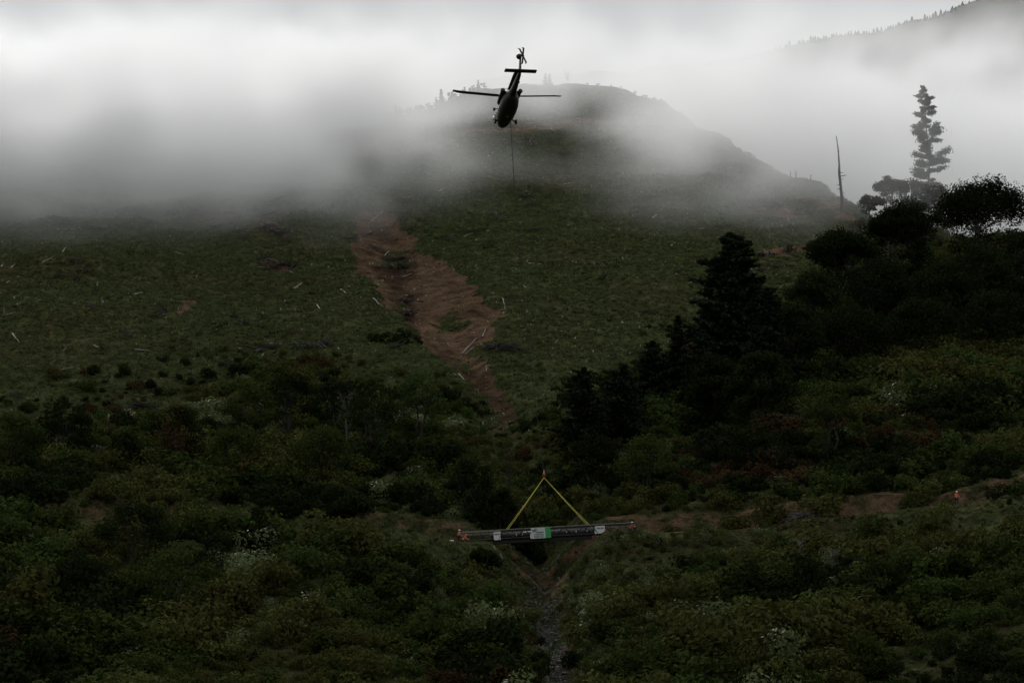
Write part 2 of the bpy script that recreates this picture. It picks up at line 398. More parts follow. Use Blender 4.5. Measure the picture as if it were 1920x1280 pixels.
rocky = blur(rocky, 1)
ny, nx = GXX.shape
idx = np.arange(ny*nx).reshape(ny, nx)
Fq = np.stack([idx[:-1, :-1], idx[:-1, 1:], idx[1:, 1:], idx[1:, :-1]], -1).reshape(-1, 4)
me = mesh_np('hillside', np.stack([GXX, GYY, GZ], -1).reshape(-1, 3), Fq, terrain_mat(), smooth=True)
a = me.attributes.new('bare', 'FLOAT', 'POINT'); a.data.foreach_set('value', BR.ravel().astype(np.float32))
MUD_SHADE = [poly_world(p) for p in ([(745, 470), (775, 455), (775, 500), (755, 530), (790, 600), (770, 612), (735, 560), (715, 520), (700, 490)], [(800, 640), (840, 640), (870, 680), (910, 700), (935, 740), (915, 760), (880, 715), (830, 680)], [(930, 690), (965, 720), (965, 800), (945, 820), (925, 760)], [(690, 405), (740, 410), (750, 440), (705, 440)])]
mud_shade = np.zeros(GXX.shape)
for P in MUD_SHADE: mud_shade[inpoly(WX, WY, P) & core] = .6  # wet mud and debris, with the channel's shade painted in as dark soil
mud_shade = blur(mud_shade, 1)
a = me.attributes.new('mud_shade', 'FLOAT', 'POINT'); a.data.foreach_set('value', mud_shade.ravel().astype(np.float32))
a = me.attributes.new('rocky', 'FLOAT', 'POINT'); a.data.foreach_set('value', rocky.ravel().astype(np.float32))
link('hillside', me, kind='structure')
def lookup(A, x, y):
    i = np.clip(np.searchsorted(AX, x)-1, 0, nx-2); j = np.clip(np.searchsorted(AY, y)-1, 0, ny-2)
    fx = (x-AX[i])/(AX[i+1]-AX[i]); fy = (y-AY[j])/(AY[j+1]-AY[j])
    return (A[j, i]*(1-fx)+A[j, i+1]*fx)*(1-fy)+(A[j+1, i]*(1-fx)+A[j+1, i+1]*fx)*fy
def zat(x, y): return lookup(GZ, np.asarray(x, float), np.asarray(y, float))
def z1(x, y): return float(zat(np.array([x]), np.array([y]))[0])
# far ridge behind the hill
RU = np.array([900, 1300, 1450, 1530, 1600, 1660, 1720, 1800, 1850, 1920, 2100]); RV = np.array([150, 125, 98, 76, 68, 60, 42, 22, 5, -8, -60])
RX = (RU-960)/F*1600; RZ = 1600*np.tan(elev(RV))
fx_, fy_ = np.meshgrid(np.linspace(-60, 420, 150), np.linspace(1200, 2000, 81))
rt = np.interp(fx_, RX, RZ)
fz = rt - np.abs(fy_-1600)*.45 + 10*fbm(fx_, fy_, 60, 4, 77)*np.clip(np.abs(fy_-1600)/60, 0, 1) + 3*fbm(fx_, fy_, 12, 3, 7)
id2 = np.arange(fx_.size).reshape(fx_.shape); fq2 = np.stack([id2[:-1, :-1], id2[:-1, 1:], id2[1:, 1:], id2[1:, :-1]], -1).reshape(-1, 4)
M['forest'] = plain('forest', (.02, .026, .014), .9, noise=.5, scale=.15, bump=.8)
link('far_ridge', mesh_np('far_ridge', np.stack([fx_, fy_, fz], -1).reshape(-1, 3), fq2, M['forest'], smooth=True), kind='structure')
def far_z(x): 
    j = 0; return float(np.interp(x, RX, RZ))

# ------------------------------------------------------------------ fog
def fog():
    m = mat('fog'); o = N(m, 'ShaderNodeOutputMaterial'); p = N(m, 'ShaderNodeVolumePrincipled')
    p.inputs['Color'].default_value = (.995, .998, 1.0, 1); p.inputs['Density'].default_value = 1.0; p.inputs['Anisotropy'].default_value = .52
    p.inputs['Density Attribute'].default_value = 'density'
    L(m, p.outputs[0], o.inputs['Volume'])
    ng = bpy.data.node_groups.new('fog_density', 'GeometryNodeTree')
    ng.interface.new_socket('Geometry', in_out='INPUT', socket_type='NodeSocketGeometry')
    ng.interface.new_socket('Geometry', in_out='OUTPUT', socket_type='NodeSocketGeometry')
    n = ng.nodes; l = ng.links
    go = n.new('NodeGroupOutput'); n.new('NodeGroupInput')
    vc = n.new('GeometryNodeVolumeCube'); sm = n.new('GeometryNodeSetMaterial'); sm.inputs['Material'].default_value = m
    vc.inputs['Min'].default_value = (-230, 580, 60); vc.inputs['Max'].default_value = (330, 1180, 330)
    vc.inputs['Resolution X'].default_value = 140; vc.inputs['Resolution Y'].default_value = 145; vc.inputs['Resolution Z'].default_value = 80
    pos = n.new('GeometryNodeInputPosition'); sx = n.new('ShaderNodeSeparateXYZ'); l.new(pos.outputs[0], sx.inputs[0])
    X, Y, Z = sx.outputs
    def mth(op, a, b=None, c=None):
        q = n.new('ShaderNodeMath'); q.operation = op
        for i, val in enumerate((a, b, c)):
            if val is None: continue
            if isinstance(val, (int, float)): q.inputs[i].default_value = val
            else: l.new(val, q.inputs[i])
        return q.outputs[0]
    def ss(a, b, x, lo=0., hi=1.):
        q = n.new('ShaderNodeMapRange'); q.interpolation_type = 'SMOOTHSTEP'
        if a > b: a, b, lo, hi = b, a, hi, lo
        l.new(x, q.inputs['Value']); q.inputs['From Min'].default_value = a; q.inputs['From Max'].default_value = b
        q.inputs['To Min'].default_value = lo; q.inputs['To Max'].default_value = hi; return q.outputs[0]
    def noise(scale, det=3, off=(0, 0, 0), st=(1, 1, 1)):
        mp = n.new('ShaderNodeVectorMath'); mp.operation = 'MULTIPLY_ADD'; l.new(pos.outputs[0], mp.inputs[0])
        mp.inputs[1].default_value = [scale*s for s in st]; mp.inputs[2].default_value = off
        q = n.new('ShaderNodeTexNoise'); q.inputs['Scale'].default_value = 1; q.inputs['Detail'].default_value = det; l.new(mp.outputs[0], q.inputs['Vector'])
        return q.outputs['Fac']
    n1 = noise(1/55, 3, (3, 1, 2), (1, 1, 1.6)); n2 = noise(1/24, 5, (9, 4, 7), (1, .28, 1.9))
    wob = mth('MULTIPLY', mth('SUBTRACT', n1, .5), 70)       # lumpy lower edge, metres
    Zw = mth('ADD', Z, wob)
    puff = ss(.36, .66, n2, .12, 1.7)
    n3 = noise(1/18, 4, (2, 6, 5), (1, .35, 1.7))
    Zr = mth('ADD', Zw, mth('MULTIPLY', mth('SUBTRACT', n3, .5), 44))          # ragged edge
    top = ss(14, -12, mth('ADD', mth('SUBTRACT', Zr, mth('MULTIPLY', Y, .222)), mth('ADD', mth('MULTIPLY', wob, -.3), ss(30, 130, X, 0., 11.))))   # cloud top climbs the valley
    # A: thick bank on the left shoulder
    A = mth('MULTIPLY', mth('MULTIPLY', ss(2, -56, mth('ADD', X, mth('MULTIPLY', wob, .5))), ss(92, 156, mth('SUBTRACT', Zr, mth('MULTIPLY', ss(-52, 2, X), 34)))), ss(625, 690, Y))
    A = mth('MULTIPLY', mth('MULTIPLY', mth('MULTIPLY', A, mth('MAXIMUM', puff, ss(-62, -35, X, .75, 0.))), .062), top)
    # B: cloud filling the valley behind the hill
    B = mth('MULTIPLY', mth('MULTIPLY', ss(850, 930, Y), ss(60, 150, X, .0075, .0045)), top)
    # C: right side bank behind the near trees
    C = mth('MULTIPLY', mth('MULTIPLY', ss(14, 60, mth('ADD', X, mth('MULTIPLY', wob, .5))), ss(635, 745, Y)), mth('MULTIPLY', ss(88, 128, Zr), .021))
    C = mth('MULTIPLY', mth('MULTIPLY', C, ss(.36, .64, n3, .3, 1.6)), top)
    # D: thin veil drifting over the upper slope
    D = mth('MULTIPLY', mth('MULTIPLY', ss(112, 190, Z), ss(615, 690, Y)), mth('MULTIPLY', ss(.50, .66, n2, .03, 1.0), .017))
    D = mth('MULTIPLY', D, ss(30, 5, mth('SUBTRACT', Z, mth('MULTIPLY', Y, .222))))
    # E: cloud spilling over the right flank of the hill
    E = mth('MULTIPLY', mth('MULTIPLY', ss(12, 42, mth('ADD', X, mth('MULTIPLY', wob, .4))), ss(690, 760, Y)), mth('MULTIPLY', ss(118, 150, Zr), .012))
    E = mth('MULTIPLY', mth('MULTIPLY', E, top), ss(.36, .64, n2, .3, 1.5))
    tot = mth('ADD', mth('ADD', A, B), mth('ADD', mth('ADD', C, E), D))
    # fade at the sides of the grid
    edge = mth('MULTIPLY', mth('MULTIPLY', ss(580, 600, Y), ss(1180, 1120, Y)), ss(330, 300, Z))
    l.new(mth('MULTIPLY', tot, edge), vc.inputs['Density'])
    l.new(vc.outputs['Volume'], sm.inputs['Geometry']); l.new(sm.outputs['Geometry'], go.inputs[0])
    b = MB(); b.box((50, 880, 195), (560, 600, 270)); me = b.mesh('fog', [m])
    ob = link('fog', me, kind='stuff', label='low white cloud lying over the top of the cleared hill', category='fog')
    md = ob.modifiers.new('fog', 'NODES'); md.node_group = ng
fog()

# ------------------------------------------------------------------ scatter (stuff) on points
def scatter(name, meshes, P, S, label, cat, tilt=.25, flat=None):
    """one object: instances of the prototype meshes on points"""
    P = np.asarray(P, dtype=np.float32); n = len(P)
    me = bpy.data.meshes.new(name); me.vertices.add(n); me.vertices.foreach_set('co', P.ravel())
    S = np.asarray(S, dtype=np.float32)
    if S.ndim == 1: S = np.stack([S, S, S], 1)
    a = me.attributes.new('sc', 'FLOAT_VECTOR', 'POINT'); a.data.foreach_set('vector', S.ravel().astype(np.float32))
    R = np.zeros((n, 3), np.float32); R[:, 2] = rng.uniform(0, 6.283, n); R[:, 0] = rng.normal(0, tilt, n); R[:, 1] = rng.normal(0, tilt, n)
    a = me.attributes.new('rt', 'FLOAT_VECTOR', 'POINT'); a.data.foreach_set('vector', R.ravel())
    k = rng.integers(0, len(meshes), n).astype(np.int32)
    a = me.attributes.new('ix', 'INT', 'POINT'); a.data.foreach_set('value', k)
    me.update()
    pc = bpy.data.collections.new(name+'_sources')
    for i, mm in enumerate(meshes):
        o = bpy.data.objects.new('%s_source_%02d' % (name, i), mm); pc.objects.link(o)
    ng = bpy.data.node_groups.new(name, 'GeometryNodeTree')
    ng.interface.new_socket('Geometry', in_out='INPUT', socket_type='NodeSocketGeometry')
    ng.interface.new_socket('Geometry', in_out='OUTPUT', socket_type='NodeSocketGeometry')
    nn = ng.nodes; l = ng.links; gi = nn.new('NodeGroupInput'); go = nn.new('NodeGroupOutput')
    ip = nn.new('GeometryNodeInstanceOnPoints'); ci = nn.new('GeometryNodeCollectionInfo')
    ci.inputs['Collection'].default_value = pc; ci.inputs['Separate Children'].default_value = True; ci.inputs['Reset Children'].default_value = True
    ip.inputs['Pick Instance'].default_value = True
    def att(nm, ty):
        q = nn.new('GeometryNodeInputNamedAttribute'); q.data_type = ty; q.inputs['Name'].default_value = nm; return q.outputs['Attribute']
    l.new(gi.outputs[0], ip.inputs['Points']); l.new(ci.outputs[0], ip.inputs['Instance']); l.new(att('ix', 'INT'), ip.inputs['Instance Index'])
    e2r = nn.new('FunctionNodeEulerToRotation'); l.new(att('rt', 'FLOAT_VECTOR'), e2r.inputs[0]); l.new(e2r.outputs[0], ip.inputs['Rotation'])
    l.new(att('sc', 'FLOAT_VECTOR'), ip.inputs['Scale']); l.new(ip.outputs[0], go.inputs[0])
    o = link(name, me, kind='stuff', label=label, category=cat)
    o.modifiers.new('scatter', 'NODES').node_group = ng
    return o

# ------------------------------------------------------------------ prototypes
def shrub_mesh(name, m, n=260, leaf=.17, lumps=7, hgt=.85):
    """unit shrub: about 1 m radius, uneven lumps of leaves"""
    C = []; Nn = []
    cs = [(0, 0, .35, .62)]+[(random.uniform(-.62, .62), random.uniform(-.62, .62), random.uniform(.15, hgt), random.uniform(.25, .46)) for _ in range(lumps)]
    for cx, cy_, cz, r in cs:
        k = int(n*r*r/sum(q[3]**2 for q in cs))+4
        d = rng.normal(size=(k, 3)); d[:, 2] = d[:, 2]*.8+.25; d /= np.linalg.norm(d, axis=1, keepdims=True)
        rr = r*rng.uniform(.72, 1.12, (k, 1)); p = d*rr+np.array([cx, cy_, cz]); C.append(p); Nn.append(d+rng.normal(0, .45, (k, 3)))
    C = np.concatenate(C); Nn = np.concatenate(Nn); s = leaf*rng.uniform(.5, 1.5, len(C))
    V, Fc = quads(C, Nn, s); return mesh_np(name, V, Fc, m)
def tuft_mesh(name, m, n=22, h=.42):
    V = []; Fc = []
    for i in range(n):
        a = random.uniform(0, 6.28); r = random.uniform(0, .35); x, y = r*math.cos(a), r*math.sin(a); hh = h*random.uniform(.5, 1.2)
        b = random.uniform(0, 6.28); w_ = random.uniform(.06, .13); dx, dy = math.cos(b)*w_, math.sin(b)*w_
        lx, ly = math.cos(a)*hh*.5, math.sin(a)*hh*.5; k = len(V)
        V += [(x-dx, y-dy, -.1), (x+dx, y+dy, -.1), (x+dx*.3+lx, y+dy*.3+ly, hh), (x-dx*.3+lx, y-dy*.3+ly, hh*.95)]; Fc.append((k, k+1, k+2, k+3))
    return mesh_np(name, V, np.array(Fc), m)
SH = {}
for kind, lf, nn_ in (('leaf_dark', .11, 700), ('leaf_mid', .105, 720), ('leaf_olive', .10, 700), ('leaf_brown', .10, 560), ('leaf_pale', .075, 480)):
    SH[kind] = [shrub_mesh('shrub_'+kind, M[kind], nn_, lf, 6+i) for i in range(3)]

# ------------------------------------------------------------------ scrub layout
VBU = [0, 150, 400, 600, 700, 850, 905, 925, 1000, 1050, 1130, 1230, 1300, 1440, 1520, 1620, 1750, 1920]
VBV = [765, 745, 690, 650, 665, 700, 790, 850, 800, 735, 700, 640, 590, 540, 480, 450, 430, 400]
step = 2.05
gx_, gy_ = np.meshgrid(np.arange(-112, 112, step), np.arange(336, 700, step*1.15))
gx_ = (gx_+rng.uniform(-.9, .9, gx_.shape)).ravel(); gy_ = (gy_+rng.uniform(-1, 1, gy_.shape)).ravel()
gz_ = zat(gx_, gy_); uu, vv = px_np(gx_, gy_, gz_)
keep = (uu > -90) & (uu < 2010) & (vv < 1400)
gx_, gy_, gz_, uu, vv = [q[keep] for q in (gx_, gy_, gz_, uu, vv)]
edge_n = fbm(gx_, gy_, 18, 3, 61)
below = vv - np.interp(uu, VBU, VBV) + edge_n*110
brr = lookup(BR, gx_, gy_); gd = np.abs(gx_-np.interp(gy_, GY, GX))/np.interp(gy_, DY, DW)
prob = sstep(-40, 60, below)*(1-sstep(.3, .6, brr)*.93)
ontrack = (gy_ > 415.8) & (gy_ < 423.8)
prob[ontrack & (gy_ < 422.2)] *= .25
prob[ontrack & (gx_ > -17) & (gx_ < 18)] = 0
fl = (gd < .24) & (gy_ < 412); prob[fl] = .02
prob[(gd < .5) & (gy_ >= 410) & (gy_ < 430)] = 0
clear = fbm(gx_, gy_, 9, 2, 91)
prob[clear < -.36] *= .6
sight = ((gy_ > 411) & (gy_ < 419) & (gx_ > 6) & (gx_ < 19)) | ((gy_ > 398) & (gy_ < 421.5) & (gx_ > 55.5) & (gx_ < 62.5)) | ((gy_ > 409) & (gy_ < 420) & (gx_ > -13) & (gx_ < -2)); prob[sight] = 0
prob[(gy_ > 421.8) & (gy_ < 425.5) & (gx_ > 8)] *= .35
ok = rng.uniform(size=len(prob)) < prob
gx_, gy_, gz_, uu, vv, below, gd = [q[ok] for q in (gx_, gy_, gz_, uu, vv, below, gd)]
sz = (.8+1.9*rng.uniform(size=len(gx_))**2.6)*(.6+.5*sstep(0, 130, below))*1.25
sz *= 1+.8*np.clip(fbm(gx_, gy_, 22, 2, 33), -.4, .6)
nearb = (gy_ > 404) & (gy_ < 416) & (gx_ > -18) & (gx_ < 30); sz[nearb] = np.minimum(sz[nearb], .62)
sz[(gy_ > 423) & (gy_ < 430)] *= .75
fb = (gy_ > 406) & (gy_ < 418) & (gx_ > 8) & (gx_ < 85); sz[fb] = np.minimum(sz[fb], .55)
sz[(gd < 1.0) & (gy_ < 430)] *= .6
sz[(gy_ <= 404) & (gy_ > 392) & (np.abs(gx_) < 20)] *= .75
# kind by drifts of the same plant
kn = fbm(gx_, gy_, 16, 3, 5)+rng.normal(0, .10, len(gx_)); kk = np.ones(len(gx_), int)
kk[kn > .16] = 2; kk[kn < -.12] = 0
bn = fbm(gx_, gy_, 20, 2, 15)+rng.normal(0, .08, len(gx_)); kk[bn > .43] = 3
PALE = [(430, 1085, 60, 30), (90, 965, 60, 16), (1130, 915, 38, 22), (1280, 985, 80, 14), (1610, 1000, 60, 18), (1800, 935, 40, 10), (640, 985, 60, 12), (1110, 1080, 30, 45),
        (1330, 1185, 22, 40), (860, 960, 40, 15), (1060, 720, 60, 40), (1010, 670, 40, 50), (500, 815, 30, 18), (1560, 1070, 18, 50), (1130, 1200, 30, 60), (560, 1150, 50, 15),
        (450, 1230, 40, 20), (1440, 1250, 40, 20), (1680, 960, 20, 25), (760, 800, 40, 30), (920, 1190, 25, 20), (30, 1010, 25, 25), (420, 790, 30, 20), (1640, 1235, 30, 12), (1530, 1230, 40, 15)]
for (a_, b_, ra, rb) in PALE:
    q = ((uu-a_)/ra)**2+((vv-b_)/rb)**2 < 1; q &= rng.uniform(size=len(q)) < .55; kk[q] = 4
kk[(rng.uniform(size=len(kk)) < .02)] = 4
KN = ['leaf_dark', 'leaf_mid', 'leaf_olive', 'leaf_brown', 'leaf_pale']
app = sz/gy_*((uu > 0) & (uu < 1920) & (vv > 400) & (vv < 1275))
order = np.argsort(-app); big = order[:280]; rest = order[280:]
LOOK = {0: 'dark green rounded shrub', 1: 'mid green bushy shrub', 2: 'olive green bushy shrub', 3: 'brownish russet shrub', 4: 'pale glinting leafy shrub'}
def where(u, v, y):
    a = 'far left' if u < 320 else 'left' if u < 640 else 'centre left' if u < 960 else 'centre right' if u < 1280 else 'right' if u < 1600 else 'far right'
    return ('at bank foot' if y < 372 else 'midway below the track' if y < 400 else 'just below the track' if y < 424 else 'just above the track' if y < 460 else 'near the cleared slope')+', '+a
def ordinal(i):
    n = i+1; return 'leftmost' if n == 1 else '%d%s' % (n, 'th' if 10 < n % 100 < 14 else {1: 'st', 2: 'nd', 3: 'rd'}.get(n % 10, 'th'))
def unique(labs, us):
    """same wording gets its place counted from the left"""
    g = {}
    for i, lb in enumerate(labs): g.setdefault(lb, []).append(i)
    o = list(labs)
    for lb, ii in g.items():
        if len(ii) == 1: continue
        for r, i in enumerate(sorted(ii, key=lambda q: us[q])): o[i] = '%s, %s of %d from left' % (lb, ordinal(r), len(ii))
    return o
blabs = ['%s %s' % (LOOK[int(kk[i])], where(uu[i], vv[i], gy_[i])) for i in big]
for i, base_l, lab in zip(big, blabs, unique(blabs, [uu[i] for i in big])):
    k = int(kk[i]); s = float(sz[i])
    link('shrub', random.choice(SH[KN[k]]), None, (gx_[i], gy_[i], gz_[i]-.15*s), (random.gauss(0, .15), random.gauss(0, .15), random.uniform(0, 6.28)),
         (s*random.uniform(.9, 1.2), s*random.uniform(.9, 1.2), s*random.uniform(.8, 1.15)), label=lab, category='shrub', group=base_l.replace('shrub', 'shrubs', 1))
for k in range(5):
    r = rest[kk[rest] == k]
    if len(r) == 0: continue
    s = sz[r]; P = np.stack([gx_[r], gy_[r], gz_[r]-.15*s], 1)
    scatter('scrub_'+['dark', 'green', 'olive', 'russet', 'pale'][k], SH[KN[k]], P, np.stack([s*rng.uniform(.9, 1.2, len(r)), s*rng.uniform(.9, 1.2, len(r)), s*rng.uniform(.75, 1.1, len(r))], 1),
            LOOK[k].replace('shrub', 'scrub')+' covering the lower hillside', 'scrub')

# low ground cover everywhere (grass on the clear-felled slope, brambles lower down)
n0 = 110000
tx = rng.uniform(-112, 100, n0); ty = 340+(rng.uniform(size=n0)**.8)*500
tz = zat(tx, ty); tu, tv = px_np(tx, ty, tz)
tb = lookup(BR, tx, ty); keepm = (tu > -40) & (tu < 1960) & (tb+rng.normal(0, .1, n0) < .42) & ~((ty > 413) & (ty < 420) & (tx > 5) & (tx < 19)) & ~((ty > 416) & (ty < 422)) & (ty < crest_y(tx)+10)
tx, ty, tz = tx[keepm], ty[keepm], tz[keepm]
cl = fbm(tx, ty, 7, 3, 71); ts = (.45+.5*rng.uniform(size=len(tx)))*(1+.7*np.clip(cl, -.45, .6))
scatter('grass', [tuft_mesh('tuft', M['grass']) for _ in range(3)], np.stack([tx, ty, tz], 1), ts*.95, 'short tussocky green grass covering the cleared hillside', 'grass')
q = rng.uniform(size=len(tx)) < .20
lowm = [shrub_mesh('low_plant', M['leaf_low'], 70, .2, 3, .5), shrub_mesh('low_plant', M['leaf_low'], 70, .18, 3, .5), shrub_mesh('low_plant', M['leaf_mid'], 60, .2, 3, .5)]
scatter('low_growth', lowm, np.stack([tx[q], ty[q], tz[q]-.1], 1), .28+.45*rng.uniform(size=q.sum())**2, 'low weedy growth dotted over the cleared hillside', 'ground cover')
# brambles with small pale leaves on the two banks beside the gully
n1_ = 5200; bx = rng.uniform(-14, 34, n1_); by = rng.uniform(344, 418, n1_); gd1 = np.abs(bx-np.interp(by, GY, GX))/np.interp(by, DY, DW)
bk = (gd1 > .45)&~((by > 413.5) & (bx < 19))&((bx > 4) | (rng.uniform(size=n1_) < .25))&(fbm(bx, by, 6, 2, 8) > -.1); bx, by = bx[bk], by[bk]
scatter('bramble_patch', [shrub_mesh('bramble', M[k_], 90, .12, 3, .4) for k_ in ('leaf_pale', 'leaf_olive', 'leaf_mid')], np.stack([bx, by, zat(bx, by)+.35], 1), .6+.5*rng.uniform(size=len(bx)),
        'brambles with small glinting leaves on the banks beside the gully', 'brambles')

# ------------------------------------------------------------------ slash: pale chips and splinters on the cleared slope
def chip_mesh(i):
    b = MB(); Ln = random.uniform(.5, 1.3); r = random.uniform(.05, .11)
    b.tube([(-Ln/2, 0, .1), (0, random.uniform(-.05, .05), .14), (Ln/2, 0, .12+random.uniform(0, .3))], [r, r*1.1, r*.6], 5)
    return b.mesh('chip', [M['chip']])
def up_mesh(i):
    b = MB(); r = random.uniform(.09, .16); b.tube([(0, 0, -.1), (.03, 0, .3), (.05, .04, random.uniform(.4, .8))], [r*1.2, r, r*.7], 5); return b.mesh('stub', [M['chip']])
n2_ = 7500; cx_ = rng.uniform(-110, 85, n2_); cy2 = 470+rng.uniform(size=n2_)*370; cz_ = zat(cx_, cy2); cu, cv = px_np(cx_, cy2, cz_)
ck = (cu > -10) & (cu < 1650) & (cv - np.interp(cu, VBU, VBV) + 110*fbm(cx_, cy2, 18, 3, 61) < 10) & (fbm(cx_, cy2, 25, 3, 13)+rng.normal(0, .25, n2_) > -.0)
cx_, cy2, cz_ = cx_[ck], cy2[ck], cz_[ck]
scatter('wood_debris', [chip_mesh(i) for i in range(5)]+[up_mesh(i) for i in range(4)], np.stack([cx_, cy2, cz_+.12], 1), .32+.6*rng.uniform(size=len(cx_))**2.5,
        'pale splinters and broken branches strewn over the cleared slope', 'slash', tilt=.3)
db = [MB() for _ in range(3)]
for b in db:
    for _ in range(14):
        a = random.uniform(-.5, .5); c = Vector((random.uniform(-1.2, 1.2), random.uniform(-.8, .8), random.uniform(0, .5))); d = Vector((math.cos(a), math.sin(a), random.uniform(-.25, .35)))*random.uniform(.6, 1.6)
        b.tube([c-d, c+d], [.07, .04], 4)
n3_ = 420; dx_ = rng.uniform(-105, 80, n3_); dy_ = rng.uniform(490, 820, n3_); dk = fbm(dx_, dy_, 30, 2, 99) > .05; dx_, dy_ = dx_[dk], dy_[dk]
heap = [(500, 425), (515, 440), (530, 450), (500, 497), (520, 503), (535, 500), (1420, 385), (1450, 392), (1490, 400), (1480, 478), (1440, 483), (560, 655), (500, 652), (600, 650), (740, 470), (745, 500), (760, 560), (760, 585), (1220, 375), (1215, 395), (760, 378), (120, 428), (180, 430), (1560, 340), (1530, 335), (1590, 355), (1600, 370), (1505, 330), (925, 650), (950, 655), (690, 295)]
hp = [];
for u, v in heap:
    for _ in range(4):
        p = hit(u+random.uniform(-14, 14), v+random.uniform(-5, 5), False); hp.append((p.x, p.y))
dx_ = np.concatenate([dx_, [p[0] for p in hp]]); dy_ = np.concatenate([dy_, [p[1] for p in hp]])
scatter('brush_heaps', [b.mesh('brush', [M['wood_dark']]) for b in db], np.stack([dx_, dy_, zat(dx_, dy_)+.2], 1), .6+.7*rng.uniform(size=len(dx_)),
        'dark tangles of cut branches lying on the cleared slope', 'brush', tilt=.2)

# ------------------------------------------------------------------ logs (each one a thing)
def T(p): p = Vector(p); p.z = z1(p.x, p.y); return p
def hitT(u, v):
    p = hit(u, v); return T(p)
LOGS = [(77,495,100,483,'p'),(106,431,153,432,'p'),(41,431,48,436,'p'),(117,474,123,465,'p'),(2,502,8,490,'p'),(20,504,30,495,'p'),(12,531,19,527,'p'),(11,591,30,587,'p'),(328,473,344,479,'p'),
 (481,501,498,502,'p'),(500,485,516,489,'p'),(470,470,484,477,'p'),(550,543,566,532,'p'),(558,541,569,549,'p'),(544,510,552,516,'p'),(544,470,553,467,'p'),(284,615,370,609,'d'),(176,649,187,653,'p'),
 (251,657,278,659,'p'),(494,646,528,646,'p'),(456,649,478,654,'d'),(31,573,61,559,'p'),(250,554,267,550,'p'),(469,399,473,404,'p'),(483,418,487,411,'p'),(23,627,36,643,'p'),(594,574,600,580,'p'),
 (866,652,894,622,'b'),(873,654,890,644,'b'),(639,544,649,551,'p'),(869,445,887,438,'p'),(721,471,729,462,'p'),(754,510,772,504,'p'),(729,377,743,377,'p'),(762,373,780,368,'p'),(696,407,719,392,'p'),
 (942,561,948,577,'p'),(990,496,1015,497,'p'),(860,700,870,713,'p'),(911,680,913,690,'p'),(920,764,919,776,'p'),(919,777,934,801,'p'),(905,622,924,594,'b'),(1034,209,1051,218,'p'),(1032,243,1041,247,'p'),
 (1055,347,1070,344,'p'),(1054,354,1070,361,'p'),(822,361,831,354,'p'),(1198,217,1207,220,'p'),(1223,410,1232,404,'p'),(1403,383,1408,389,'p'),(1429,389,1435,395,'p'),(1473,394,1483,400,'p'),
 (1477,412,1481,418,'p'),(1258,462,1266,457,'p'),(151,780,187,777,'p'),(91,789,151,791,'p'),(93,699,140,690,'b'),(1535,338,1550,346,'d'),(700,560,716,575,'b'),(560,700,585,694,'d'),(925,1025,930,1032,'p'),(938,1040,943,1050,'p')]
def side(u, v):
    if 655 < u < 965 and 385 < v < 840: return 'in the slip scar'
    if v > 900: return 'below the footbridge'
    s = 'far left' if u < 200 else 'left of slip' if u < 660 else 'above slip' if u < 800 and v < 390 else 'near the summit' if v < 260 else 'right of slip' if u < 1150 else 'right of centre' if u < 1350 else 'far right'
    return s
cnt = {}
ordn = ['', 'second ', 'third ', 'fourth ', 'fifth ', 'sixth ', 'seventh ', 'eighth ', 'ninth ', 'tenth ', 'eleventh ', 'twelfth ', 'thirteenth ']
band = lambda v: 'high up' if v < 400 else 'under mist' if v < 500 else 'mid slope' if v < 600 else 'low down'
lg = []
for (u1, v1, u2, v2, c) in LOGS:
    a = hitT(u1, v1); b_ = hitT(u2, v2)
    if (a-b_).length > 12:      # do not let a log span a fold of the ground
        d = (b_-a).normalized(); b_ = T(a+d*4)
    Ln = max((b_-a).length, .8); r = .13 if Ln > 2.5 else .10
    mb = MB(); k = 6
    mb.tube([Vector((0, random.uniform(-.06, .06), random.uniform(-.05, .05)))+Vector((Ln*i/k, 0, 0)) for i in range(k+1)], [r*(1.15-.5*i/k)*random.uniform(.9, 1.1) for i in range(k+1)], 7, jit=.1)
    for _ in range(2 if Ln > 2.5 else 0):
        t = random.uniform(.3, .9)*Ln; mb.tube([(t, 0, 0), (t+.2, random.uniform(-.4, .4), .35)], [.05, .02], 4)
    me = mb.mesh('log', [{'p': M['wood_pale'], 'd': M['wood_dark'], 'b': M['bark_pale']}[c]])
    a.z += r*1.3; b_.z += r*1.3
    hor = abs(v2-v1) < .35*abs(u2-u1); lean = 'level' if hor else ('rising right' if (v2-v1)*(u2-u1) < 0 else 'falling right')
    lab = ('%s%s log %s, %s, %s') % ('long ' if Ln > 4 else 'short ' if Ln < 1.6 else '', {'p': 'pale', 'd': 'dark', 'b': 'brown'}[c], lean, side(u1, v1), band(v1))
    lg.append((lab, a, b_, me, u1))
for (lb, a, b_, me, _), sl_ in zip(lg, unique([q[0] for q in lg], [q[4] for q in lg])):
    o = link('log', me, None, a, (0, 0, 0), label=sl_, category='log', group='logs left on the felled hillside')
    o.rotation_euler = (b_-a).to_track_quat('X', 'Z').to_euler()
